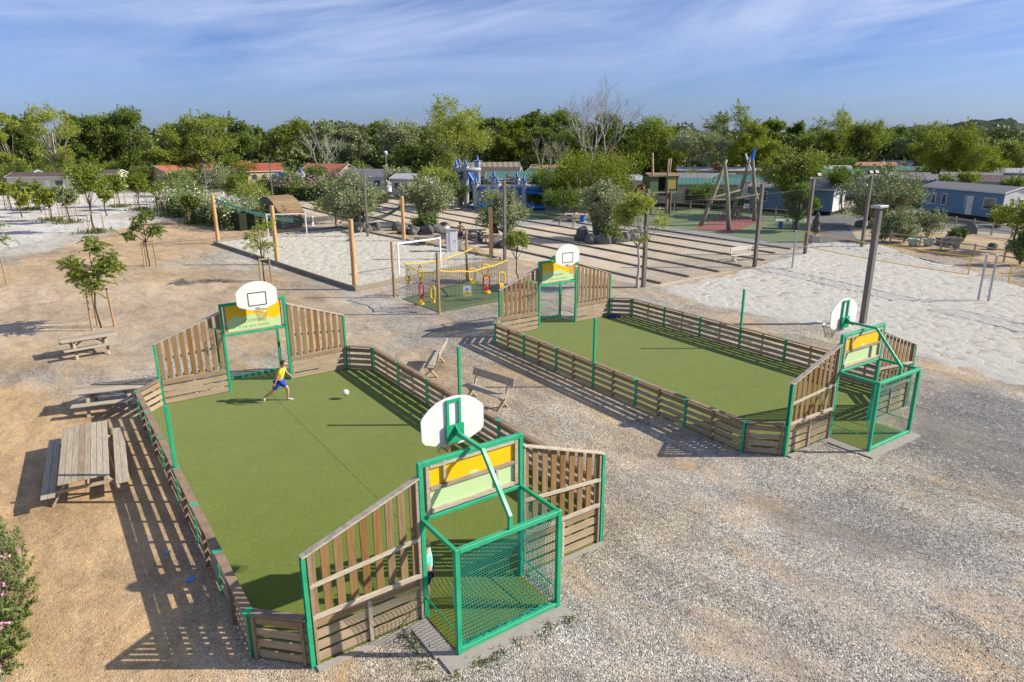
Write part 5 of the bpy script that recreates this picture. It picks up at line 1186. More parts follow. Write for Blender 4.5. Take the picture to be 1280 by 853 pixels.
BU = [
 (1104,302,266,50,L_OLIVE,'left one of three rounded grey bushes below the big olive bush',None),(1130,303,266,54,L_OLIVE,'middle one of the rounded grey bushes left of the blue home',None),(1158,296,262,48,L_OLIVE,'right one of the rounded grey bushes in front of the blue home',None),
 (1195,305,285,28,L_OLEAN,'small bush beside the boulder below the blue home',None),(1275,332,288,46,L_OLEAN,'low bright bush at the right edge below the shrub tree',None),(1250,284,258,38,L_DARK,'dark bush at the right end of the blue mobile home',None),
 (757,303,286,44,L_OLEAN,'undergrowth at the foot of the ringed olive tree',None),(530,288,270,40,L_OLEAN,'undergrowth at the foot of the olive left of the people',None),
 (470,262,240,40,L_OLIVE,'grey bush right behind the large olive tree',None),(585,258,238,26,L_OLIVE,'bush in front of the bouncy castle entrance',None),
 (340,250,220,44,L_OLEAN,'oleander bush by the left grey mast behind the sand pit',(L_PINK,60)),(376,250,214,52,L_OLEAN,'pink-flowering oleander in front of the inflatable arch',(L_PINK,150)),(414,248,216,46,L_OLEAN,'pink-flowering oleander below the orange-roofed cabin',(L_PINK,150)),
 (270,240,206,60,L_OLIVE,'round grey-green bush below the red-roofed cabin',None),(232,252,222,56,L_OLEAN,'leafy oleander at the left end of the hedge',(L_PINK,40)),
 (455,232,206,40,L_OLEAN,'pink-tinged oleander left of the grey cottage',(L_PINK,80)),(350,232,206,40,L_OLEAN,'oleander mass behind the left grey mast',(L_PINK,60)),(318,262,222,56,L_PLANE,'yellowish shrub behind the flowering hedge',None),
 (665,258,236,28,L_DARK,'dark shrub right of the floodlight mast',None),(895,236,196,20,L_RUST,'rusty shrub left of the brown timber home',None),
 (1245,247,222,30,L_DARK,'dark hedge bush behind the blue home roof',None),(1010,272,250,20,L_MID,'green hedge bush against the white gable',None)]
for i, (bx, by, ty, wp, mt, lb, fl) in enumerate(BU): bush(bx, by, ty, wp, mt, 400+i, lb, 4200, .15 if by > 255 else .22, 10, 'bush', fl)
for i, (x_, y_, H_, R2, lb) in enumerate(((47, 42, 9, 3.6, 'tree right of the picture whose shade falls on the volleyball sand by the garden'), (53, 48, 8, 3.0, 'second tree right of the picture shading the edge of the garden'))):
    t = tree_geo('t', H_, R2, H_*.3, 16, 7000, .24, L_MID, B_DARK, 900+i, lobe_r=.4, spikes=20, label=lb, parent_name='tree'); t.location = (x_, y_, 0)
MORE = [(20,240,200,56,L_PLANE,'leafy tree in front of the white caravan home at far left'),(75,236,203,50,L_MID,'green tree between the two cream homes at left'),(140,232,200,50,L_BRIGHT,'green tree right of the dark-roofed cream cabin'),(180,236,206,40,L_DARK,'dark tree just left of the small beige cabin'),
 (236,236,212,44,L_MID,'shrubby tree between the beige cabin and the red-roofed timber cabin'),(345,228,198,34,L_MID,'green tree between the yellow cabin and the wide red roof'),(442,228,202,34,L_DARK,'dark tree between the orange roof and the grey cottage'),(585,226,204,30,L_MID,'small tree behind the castle left towers'),
 (1098,236,208,34,L_MID,'tree between the grey-roofed homes above the big grey bush'),(1150,238,214,28,L_DARK,'dark tree between the small gabled homes above the blue roof'),(1245,232,205,44,L_MID,'green tree between the two blue-white homes at right'),(1058,226,200,40,L_DARK,'dark tree behind the round tree and beige home'),
 (215,246,216,50,L_OLEAN,'rounded shrub at the left end of the long hedge'),(300,254,214,48,L_MID,'rounded shrub tree rising above the white-flowered hedge'),(392,240,205,40,L_OLEAN,'leafy shrub between the inflatable and the orange-roofed cabin'),(500,246,208,44,L_OLIVE,'grey-green shrub tree in front of the grey shed home'),(478,240,212,36,L_MID,'green shrub before the white cottage'),
 (1200,256,216,42,L_MID,'leafy tree rising behind the middle of the big blue home roof'),(1172,254,222,30,L_DARK,'dark tree behind the left end of the big blue home roof'),(1268,262,222,40,L_DARK,'dark tree behind the right end of the big blue home'),(860,246,216,36,L_MID,'shrub tree over the clipped hedge by the rope frame'),(962,248,214,30,L_DARK,'dark tree just behind the leaning climbing logs'),(672,262,226,34,L_BRIGHT,'bright shrub tree right of the bouncy castle'),(566,262,222,34,L_OLEAN,'shrub screening the left towers of the bouncy castle'),(705,244,208,36,L_MID,'shrub tree before the white gabled home'),
 (775,232,205,34,L_MID,'tree behind the wide yellow-green tree, right side'),(925,230,208,30,L_YEL,'yellowish small tree between the climbing logs tops')]
for i, (bx, by, ty, wp, mt, lb) in enumerate(MORE): midtree(bx, by, ty, wp, mt, B_DARK, 950+i, lb, 'garden_tree', .12, 12, 6000, .22, .4, 12)
# hedges -------------------------------------------------------------------------------
def hedge(pts, W_, H, mat, seed, lb, dens=420, leaf=.15, flowers=None, name='hedge'):
    rg = np.random.default_rng(seed); P0 = [G(*p) for p in pts]; o = empty(name, P0[0], 0, lb, 'hedge'); P, D, Fl = [], [], []; core = MB()
    for a, b in zip(P0[:-1], P0[1:]):
        L = (b-a).length; d = (b-a)/L; nrm = Vector((-d.y, d.x, 0)); n = int(L*H*dens*.5)
        s = rg.uniform(0, L, n); ang = rg.uniform(0, PI, n); bul = 1+.16*np.sin(s*1.7+seed)+.10*np.sin(s*4.1)
        y = np.cos(ang)*W_*.5*bul*rg.uniform(.8, 1.08, n); z = np.minimum(1, np.sin(ang)**.55)*H*bul*rg.uniform(.72, 1.05, n); z = np.where(rg.random(n) < .4, z*rg.random(n), z)
        X_ = (a-P0[0]).x+d.x*s+nrm.x*y; Y_ = (a-P0[0]).y+d.y*s+nrm.y*y; P.append(np.stack([X_, Y_, z], 1)); D.append(np.stack([nrm.x*np.cos(ang), nrm.y*np.cos(ang), np.sin(ang)], 1))
        k = max(3, int(L/1.2))
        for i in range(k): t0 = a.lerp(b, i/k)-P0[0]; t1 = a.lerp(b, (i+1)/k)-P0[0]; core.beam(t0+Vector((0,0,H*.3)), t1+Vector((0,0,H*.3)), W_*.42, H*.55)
        if flowers:
            q = rg.random(n) < flowers[1]; Fl.append(np.stack([X_, Y_, z+.05], 1)[q & (z > H*.45)])
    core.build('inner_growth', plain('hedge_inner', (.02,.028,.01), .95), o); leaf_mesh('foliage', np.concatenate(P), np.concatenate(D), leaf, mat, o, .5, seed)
    if flowers: F_ = np.concatenate(Fl); leaf_mesh('blossom', F_, sph(rg, len(F_)), .17, flowers[0], o, .9, seed)
hedge(((204,262),(240,270),(270,280),(310,288),(333,280)), 3.6, 2.9, L_OLEAN, 71, 'long oleander hedge with white flowers behind the left wooden post', 300, .17, (L_WHITEF, .045))
hedge(((318,246),(380,250),(440,252)), 3.5, 2.9, L_OLEAN, 72, 'pink and green oleander hedge below the orange roof', 260, .2, (L_PINK, .03))
hedge(((795,258),(845,258),(905,262),(928,262)), 1.6, 2.4, L_DARK, 73, 'clipped dark hedge behind the play tower and climbing logs', 420, .13)
hedge(((765,222),(820,222),(872,222)), 3.5, 4.6, L_MID, 74, 'tall reed-like green hedge with brown heads above the pale roof', 160, .32)
hedge(((740,226),(775,224)), 2.5, 5.6, L_RUST, 75, 'rusty brown hedge between the bare tree and reeds', 160, .3)
hedge(((1128,256),(1170,262)), 1.6, 2.5, L_BRIGHT, 76, 'bright clipped hedge behind the grey-roofed home', 300, .15)
hedge(((1178,262),(1240,268)), 1.8, 3.0, L_DARK, 77, 'dark hedge strip behind the blue mobile home', 260, .16)
hedge(((560,244),(640,246),(680,246)), 1.6, 1.6, L_OLEAN, 78, 'low hedge behind the bouncy castle', 260, .16)
# far wood: one unbroken belt of treetops, nobody could count them
def far_wood():
    rg = np.random.default_rng(99); P, D = [], []; n = 0
    for row, (Y0, hh) in enumerate(((152, 6.5), (165, 9.5), (185, 11.5), (215, 12.5), (265, 13), (330, 13.5))):
        xs_ = np.arange(-Y0*.95, Y0*.95, 7.5)
        for x in xs_:
            H = hh*rg.uniform(.75, 1.12)*(1.0 if x < .25*Y0 else .74); R = rg.uniform(4, 6.5); x2, y2 = x+rg.uniform(-2, 2), Y0+rg.uniform(-9, 9); 
            for k in range(7):
                c = np.array([x2+rg.normal(0, R*.45), y2+rg.normal(0, R*.4), H*rg.uniform(.25, .82)]); lr = R*rg.uniform(.35, .6); m_ = 130; d = sph(rg, m_); d[:, 2] = d[:, 2]*.8+.2
                P.append(c+d*lr*rg.uniform(.8, 1.1, (m_, 1))); D.append(d)
    P = np.concatenate(P); D = np.concatenate(D); o = leaf_mesh('far_wood', P, D, .85, m_leaf('leaf_far_wood', (.075,.10,.026), (.135,.16,.042), (.22,.23,.075), .15), None, .7, 5); tag(o, None, None, None, 'stuff')
far_wood()
# far hills
def hills():
    xs_ = np.linspace(-300, 1100, 420); ys_ = np.linspace(560, 900, 70); HX, HY = np.meshgrid(xs_, ys_)
    t = (HY-560)/340; px = HX/HY*858+640
    prof = np.interp(px, [600, 900, 1000, 1090, 1120, 1160, 1195, 1235, 1262, 1290, 1500], [3, 6, 9, 12, 15, 15, 19, 20, 13, 9, 8])
    Z = prof*np.sin(np.clip(t, 0, 1)*PI)**.5*1.0 + (vnoise(HX, HY, 8, 41)-.5)*7.5*(t > .05)+(vnoise(HX, HY, 3.5, 43)-.5)*3*(t > .05)+(vnoise(HX, HY, 30, 42)-.5)*4
    Z = np.maximum(Z, -1)*(HY > 562)
    m, nt, b = nmat('wooded_hillside', .95, .1); p = gpos(nt); f = noise(nt, p, .05, 6, .7); g = noise(nt, p, .5, 4, .75)
    col = mixc(nt, ramp(nt, f, [(.42, 0.), (.62, 1.)]), (.035,.06,.045), (.10,.12,.07)); col = mixc(nt, 1.0, col, ramp(nt, g, [(.3, .6), (.7, 1.3)]), 'MULTIPLY'); lk(nt, col, b.inputs['Base Color']); bump(nt, b, g, 1.0, 3.0)
    tag(grid_mesh('hills', xs_, ys_, Z, None, m), kind='structure')
hills()
# rock rings ----------------------------------------------------------------------------
def rock_mesh(seed):
    bm = bmesh.new(); bmesh.ops.create_icosphere(bm, subdivisions=2, radius=1); off = Vector((seed*3.1, seed*1.7, seed))
    for v in bm.verts: v.co *= 1+.35*mnoise.noise(v.co*1.3+off)+.12*mnoise.noise(v.co*3.1+off); v.co.z = max(v.co.z, -.55)
    m = bpy.data.meshes.new('rock'); bm.to_mesh(m); bm.free(); return m
m, nt, b = nmat('dark_basalt', .9, .2); v = ocoord(nt); f = noise(nt, v, 2.5, 6, .7); lk(nt, mixc(nt, orand(nt), mixc(nt, f, (.06,.06,.065), (.17,.165,.165)), mixc(nt, f, (.10,.095,.09), (.26,.245,.23))), b.inputs['Base Color']); bump(nt, b, f, 1, .1); M_ROCK = m
RM = [rock_mesh(s) for s in range(6)]
for m_ in RM: m_.materials.append(M_ROCK)
def rock(px, py, s, i, label, grp='rocks ringing the olive trees'):
    o = bpy.data.objects.new('rock', RM[i % 6]); COL.objects.link(o); p = G(px, py); o.location = (p.x, p.y, s*.28); o.scale = (s*.72, s*.6, s*.62); o.rotation_euler = (0, 0, i*1.3); tag(o, label, 'rock', grp)
for i, (x, y) in enumerate(((728,301),(739,304),(754,305),(768,304),(779,302),(787,301),(729,294))): rock(x, y, .95, i, 'dark rock in the ring under the stout olive tree right of centre')
for i, (x, y) in enumerate(((505,292),(518,293),(534,293),(546,291),(555,288),(497,288))): rock(x, y, .95, i, 'dark rock in the ring under the olive left of the people')
for i, (x, y) in enumerate(((445,292),(458,291),(470,288))): rock(x, y, .9, i+2, 'dark rock in the ring under the large olive behind the mast')
for i, (x, y) in enumerate(((619,309),(632,310))): rock(x, y, .9, i+3, 'dark rock under the olive behind the floodlight mast')
rock(1210, 292, 1.0, 2, 'big pale boulder in the garden below the blue home', 'garden boulders'); rock(1075, 284, .8, 4, 'dark boulder at the bend of the road', 'garden boulders'); rock(1240, 312, .6, 1, 'small stone in the sandy garden patch', 'garden boulders')
# rail fences -----------------------------------------------------------------------------
def railfence(pts, n, H, lb, r=.07, rails=(.85,.45)):
    P = [G(*p) for p in pts]; o = empty('rail_fence', P[0], 0, lb, 'fence'); tot = sum((b-a).length for a, b in zip(P[:-1], P[1:])); step = tot/n; Q = []; acc = 0
    for a, b in zip(P[:-1], P[1:]):
        L = (b-a).length
        while acc <= L+1e-3: Q.append(a.lerp(b, min(1, acc/L))-P[0]); acc += step
        acc -= L
    for q in Q: MB().tube([q+Vector((0,0,-.1)), q+Vector((0,0,H))], r, 7).build('post', W_RAIL if H > .9 else W_DARK, o)
    for a, b in zip(Q[:-1], Q[1:]):
        for z in rails: MB().beam(a+Vector((0,0,H*z)), b+Vector((0,0,H*z)), .05, .09).build('rail', W_RAIL if H > .9 else W_DARK, o)
railfence(((842,266),(905,270),(975,276),(1012,280)), 8, 1.35, 'wooden post and rail fence behind the climbing logs and lawn')
railfence(((1172,283),(1215,290),(1290,303)), 5, 1.2, 'wooden rail fence in front of the blue mobile home')
railfence(((1112,305),(1143,308),(1180,317),(1222,322),(1262,330),(1300,336)), 5, 1.0, 'leaning rail fence between the garden and volleyball sand')
railfence(((-20,262),(70,258),(110,254)), 10, 1.2, 'pale rail fence in front of the cream home at left')
# playground ------------------------------------------------------------------------------
p0 = G(822, 267); o = empty('log_play_tower', p0, .2, 'log play tower with green cabin, crooked masts and red slide', 'play tower'); rg = np.random.default_rng(3)
LOG = wood('debarked_log', (.42,.25,.11), (.40,.31,.20), (10, 10, 1.2), mixp=.6)
for x, y, h in ((-1.35,-.9,6.3),(-.4,1.1,6.9),(.55,-1.1,6.3),(1.6,.8,6.3)):
    pts = [(x+.12*math.sin(t*5+x)*t, y+.1*math.cos(t*4+y)*t, h*t-.1) for t in np.linspace(0, 1, 8)]; MB().tube(pts, [.17-.06*t for t in np.linspace(0, 1, 8)], 8).build('mast_log', LOG, o, smooth=True)
CB = plain('cabin_green', (.12,.17,.07), .7); q = MB(); q.box((.1,0,2.5), (3.2,2.3,.14)); q.build('platform', W_RAIL, o)
q = MB()
for (cx, cy, w_, d_) in ((-1.1,-1.12,1.0,.07),(.9,-1.12,1.3,.07),(0,1.12,3.2,.07),(-1.6,0,.07,2.2),(1.75,0,.07,2.2)): q.box((cx, cy, 3.45), (w_, d_, 1.7))
q.build('cabin_wall', CB, o); q = MB(); q.box((.1,-.6,4.42), (3.7,1.5,.08), rot=Matrix.Rotation(R_(12), 3, 'X')); q.box((.1,.75,4.42), (3.7,1.4,.08), rot=Matrix.Rotation(R_(-12), 3, 'X')); q.build('cabin_roof', plain('bark_brown', (.22,.15,.09), .8), o)
MB().box((1.05,-1.18,3.5), (.95,.05,1.3)).build('cabin_panel', plain('panel_ochre', (.45,.36,.10), .7), o)
q = MB(); q.prism([(-1.6,3.5),(-2.4,3.3),(-3.4,1.4),(-4.2,.35),(-4.2,.2),(-3.5,1.1),(-2.6,2.7),(-1.6,2.8)], -.35, .35, frame=lambda x, z, y: Vector((x, y+.2, z))); q.build('slide', plain('red_slide', (.40,.02,.06), .35), o)
q = MB(); q.beam((.9,-1.2,2.5), (.3,-2.6,.1), .6, .10, up=(1,0,0)); q.build('ramp', W_DARK, o)
q = MB()
for k in range(6): q.tube([(2.0,-.8+.3*k,.1),(2.1,-.8+.3*k,2.0)], .02, 4, False)
q.build('climbing_rope', M_NETGREY, o)
cl = empty('log_climbing_frame', G(908, 282), 0, 'climbing frame of tall leaning logs with rope nets over red rubber', 'climbing frame'); cb2 = cl.location
def logp(a, b, r, m=LOG, nm='log'): 
    A, B = Vector(a)-cb2, Vector(b)-cb2; M_ = (A+B)/2+Vector((.12,.05,0)); MB().tube([A, A.lerp(M_, .5), M_, M_.lerp(B, .5), B], [r, r*.96, r*.9, r*.82, r*.72], 9).build(nm, m, cl, smooth=True)
def GP3(bx, by, tx, ty, dy=0): a = G(bx, by); Y = a.y+dy; b = AT(tx, Y); d = ray(tx, ty); t = Y/d[1]; return a, Vector((d[0]*t, Y, CH+d[2]*t))
LOGO = wood('mossy_log', (.27,.21,.12), (.30,.27,.19), (10, 10, 1.2), mixp=.5)
for a in ((875,283,908,200,1.5),(911,288,906,203,.3),(914,271,938,196,.5),(943,277,941,200,0)): A, B = GP3(*a); A.z = -.1; logp(A, B, .22, LOGO)
A, B = GP3(946,268,932,192,0); A.z = 1.5; logp(A, B, .13, M_WHITE, 'painted_log'); 
d1 = GP3(944,277,942,190,0)[1]; MB().tube([d1-cb2-Vector((.1,0,.8)), d1-cb2+Vector((.1,0,.3))], [.22,.12], 8).build('blue_flag', plain('sign_blue', (.03,.15,.55), .5), cl)
def at3(px, py, Y): d = ray(px, py); t = Y/d[1]; return Vector((d[0]*t, Y, CH+d[2]*t))
Yc = cb2.y
q = [at3(882,250,Yc-.5), at3(912,250,Yc), at3(940,240,Yc+2.5), at3(950,243,Yc+3)]; logp(q[0], q[1], .12, LOGO, 'cross_log'); logp(q[1], at3(951,243,Yc+.5), .13, LOGO, 'cross_log'); logp(at3(884,249,Yc+1.5), at3(925,238,Yc+3), .12, LOGO, 'cross_log')
nt_ = MB()
for k in range(14):
    a = at3(885+4.6*k, 251-.5*k, Yc+.3)-cb2; b_ = at3(888+4.0*k, 275, Yc+.9)-cb2; nt_.tube([a, (a+b_)/2+Vector((0,.2,-.2)), b_], .025, 4, False)
for j in range(6): nt_.tube([at3(885+62*i/8, 252+j*3.6-.8*i*.4, Yc+.3+.1*j)-cb2 for i in range(9)], .025, 4, False)
for z in (243, 247, 251): nt_.tube([at3(840, z, Yc+4)-cb2, at3(862, z+1.5, Yc+2)-cb2, at3(884, z, Yc)-cb2], .03, 4, False)
nt_.build('rope_net', plain('grey_rope', (.16,.17,.14), .9), cl)
def table_tennis(px, py, label, top, leg, s=1):
    o = empty('table_tennis_table', G(px, py), R_(-15), label, 'play table'); MB().box((0,0,.76), (2.3*s,1.3*s,.06)).build('table_top', top, o, bevel=.01); 
    for q in (-1, 1):
        l = MB(); l.box((q*.65*s, 0, .36), (.36*s, .95*s, .72)); l.build('leg', leg, o, bevel=.03)
    MB().box((0,0,.86), (.02,1.35*s,.14)).build('net', M_NETPALE, o)
TB = plain('blue_plastic', (.02,.13,.48), .4); table_tennis(984, 286, 'blue-legged play table with white top on the lawn', plain('pale_blue_top', (.55,.62,.70), .4), TB); table_tennis(720, 277, 'blue play table with red and white top behind the ringed olive tree', plain('red_white_top', (.60,.30,.30), .5, var=.4), TB, 1.1)
park_bench('grey bench by the blue play table near the ringed olive tree', (697,277), (719,279), 1)
park_bench('dark bench between the sand pit corner post and grey mast', (438,285), (452,287), 1)
# carved totem
o = empty('carved_totem', G(1018, 303), 0, 'dark carved totem on a pale box beside the road', 'statue'); MB().box((0,0,.3), (.75,.7,.6)).build('plinth', W_RAIL, o, bevel=.03)
bm = bmesh.new(); bmesh.ops.create_uvsphere(bm, u_segments=14, v_segments=22, radius=1)
for v in bm.verts: n = mnoise.noise(v.co*2.2); z = v.co.z; rr_ = .30*(1+.28*math.sin(z*9)+.3*n)*(1-.25*z); v.co = Vector((v.co.x*rr_, v.co.y*rr_, 1.55+z*.98))
m_ = bpy.data.meshes.new('figure'); bm.to_mesh(m_); bm.free(); m_.materials.append(plain('dark_carved_stone', (.07,.06,.055), .8, var=.4, nscale=8)); m_.polygons.foreach_set('use_smooth', [True]*len(m_.polygons)); f_ = bpy.data.objects.new('figure', m_); COL.objects.link(f_); f_.parent = o
# pots and cart
PG = plain('pale_green_ceramic', (.35,.52,.42), .4)
for x, y, l in ((1141,308,'left pale green pot at the edge of the volleyball sand'),(1160,308,'right pale green pot near the handcart')):
    o = empty('flower_pot', G(x, y), 0, l, 'pot'); MB().lathe([(.26,0),(.38,.3),(.42,.52),(.46,.55),(.46,.62),(.38,.62),(.34,.5)], n=18).build('pot_body', PG, o, smooth=True); MB().lathe([(.34,.5),(.2,.56),(.05,.58)], n=14).build('soil', plain('soil', (.08,.055,.04), .9), o)
o = empty('handcart', G(1184, 313), .3, 'old grey handcart by the leaning rail fence', 'handcart')
q = MB(); q.prism([(-.75,.35),(.55,.35),(.95,1.0),(-1.0,1.0)], -.4, .4, frame=lambda x, z, y: Vector((x, y, z))); q.build('tub', plain('weathered_metal', (.16,.14,.12), .8, var=.3), o, bevel=.03)
MB().tube([(.85,-.06,.3),(.85,.06,.3)], .3, 16).build('wheel', M_VOID, o)
for s in (-1, 1): MB().tube([(.9,s*.12,.3),(-.6,s*.35,.42),(-1.7,s*.4,.75)], .03, 6).build('handle', W_RAIL, o)
# inflatables ------------------------------------------------------------------------------
IB = plain('inflatable_blue', (.012,.10,.36), .35, .5, var=.1); IW = plain('inflatable_grey_white', (.33,.36,.39), .4, .5, var=.08); IC = plain('inflatable_light_blue', (.03,.28,.60), .35, .5)
def turret(o, x, y, H, r=.55):
    t = MB().lathe([(r,0),(r*.9,.3),(r*.9,H-.5),(r*1.1,H-.3),(r*1.12,H),(r*.9,H+.02)], (x, y, 0), 14).build('tower', IW, o, smooth=True)
    MB().lathe([(r*.7,H),(r*.55,H+.3),(r*.25,H+.7),(.02,H+1.05)], (x, y, 0), 10).build('spire', IB, t, smooth=True)
    q = MB()
    for k in range(6): a = k*PI/3; q.box((x+r*1.05*math.cos(a), y+r*1.05*math.sin(a), H+.12), (.28,.28,.3))
    q.lathe([(r*1.16,0),(r*1.16,.06)], (x, y, H-.02), 12); q.build('battlement', IW, t, bevel=.04)
o = empty('bouncy_castle', G(640, 262), R_(-5), 'blue and grey inflatable castle with spired towers at the centre', 'bouncy castle'); o.scale = (.88, .88, .92)
MB().box((0,2,.35), (11,7.5,.6)).build('base_cushion', IB, o, bevel=.25)
for x, y, H in ((-4.9,-1.3,3.4),(-1.9,-1.5,3.5),(1.8,-1.5,3.6),(5.0,-1.3,3.4),(-3.0,4.5,3.9),(.3,5.2,3.8),(4.6,5.2,3.8)): turret(o, x, y, H, .48)
q = MB()
for z in (2.3, 2.75): q.tube([(-4.9,-1.4,z),(-1.9,-1.6,z+.05),(1.8,-1.6,z+.05),(5.0,-1.4,z)], .30, 10)
for y0_ in (-1.4, 5.2): q.tube([(5.0,-1.2,2.5),(4.7,5.1,2.8)], .35, 10)
q.build('beam_tube', IB, o, smooth=True)
q = MB(); q.tube([(-4.9,-1.4,3.15),(-1.9,-1.6,3.2),(1.8,-1.6,3.2),(5.0,-1.4,3.15)], .2, 10); q.build('top_tube', IW, o, smooth=True)
MB().box((-5.0,2,1.0), (.5,5.5,1.0)).build('side_wall', IB, o, bevel=.2)
MB().box((-3.1,-2.8,.8), (1.2,1.4,1.9)).build('entrance_cushion', IC, o, bevel=.3); MB().lathe([(.5,0),(.45,1.2),(.1,1.9)], (-.3,1,.6), 10).build('inner_post', IW, o, smooth=True)
q = MB(); q.prism([(-8.4,5.2),(-6.6,5.2),(-4.0,1.0),(-5.2,1.0)], -.1, 2.6, frame=lambda x, z, y: Vector((x, y+2.4, z))); q.build('slide', IB, o, bevel=.1)
for x, y, H in ((-8.6,2.2,5.6),(-7.2,2.2,5.6),(-8.6,5.2,5.7),(-5.9,5.2,6.0)): turret(o, x+.4, y, H, .45)
q = MB(); q.tube([(-8.6,2.0,5.1),(-4.6,2.0,5.1)], .3, 8); q.build('slide_top', IW, o, smooth=True)
o = empty('inflatable_slide', G(362, 246), R_(-30), 'small blue and white inflatable arch with turrets behind the pink oleanders', 'inflatable')
q = MB(); q.tube([(-1.0-1.5*math.cos(a), -1.3, .2+3.0*math.sin(a)) for a in np.linspace(0, PI, 14)], .34, 10); q.tube([(-1.0-1.5*math.cos(a), .9, .2+3.0*math.sin(a)) for a in np.linspace(0, PI, 14)], .34, 10); q.build('arch', IW, o, smooth=True)
q = MB(); q.prism([(-1.5,3.6),(3.2,3.6),(4.5,.6),(-.5,.6)], 0, .6, frame=lambda x, z, y: Vector((x, -1.2+y+ (3.6-z)*-.2, z))); q.build('blue_wall', IB, o, bevel=.1)
for x, y in ((2.2,.4),(3.4,-.6),(4.4,-1.4)): turret(o, x, y, 3.7-.3*x*.3, .4)
# people ----------------------------------------------------------------------------------
def skin_mesh(name, verts, edges, rad, mat, parent, root=0, sub=2, smoothf=True):
    me = bpy.data.meshes.new(name); me.from_pydata([tuple(v) for v in verts], edges, []); o = bpy.data.objects.new(name, me); COL.objects.link(o)
    md = o.modifiers.new('skin', 'SKIN'); md.use_smooth_shade = True
    for i, r in enumerate(rad): me.skin_vertices[0].data[i].radius = (r, r) if not isinstance(r, tuple) else r
    for i in range(len(verts)): me.skin_vertices[0].data[i].use_root = (i == root)
    o.modifiers.new('sub', 'SUBSURF').levels = sub; o.modifiers['sub'].render_levels = sub
    bpy.context.view_layer.update(); dg = bpy.context.evaluated_depsgraph_get(); m2 = bpy.data.meshes.new_from_object(o.evaluated_get(dg)); m2.materials.clear(); m2.materials.append(mat); m2.name = name
    bpy.data.objects.remove(o); o = bpy.data.objects.new(name, m2); COL.objects.link(o); o.parent = parent; return o
SKIN = plain('skin_tanned', (.50,.27,.17), .55, var=.06, nscale=10); SKIN2 = plain('skin_brown', (.30,.16,.10), .55, var=.06)
class Fig:
    def __init__(s): s.v = []; s.e = []; s.r = []
    def p(s, co, r, par=None):
        s.v.append(Vector(co)); s.r.append(r)
        if par is not None: s.e.append((par, len(s.v)-1))
        return len(s.v)-1
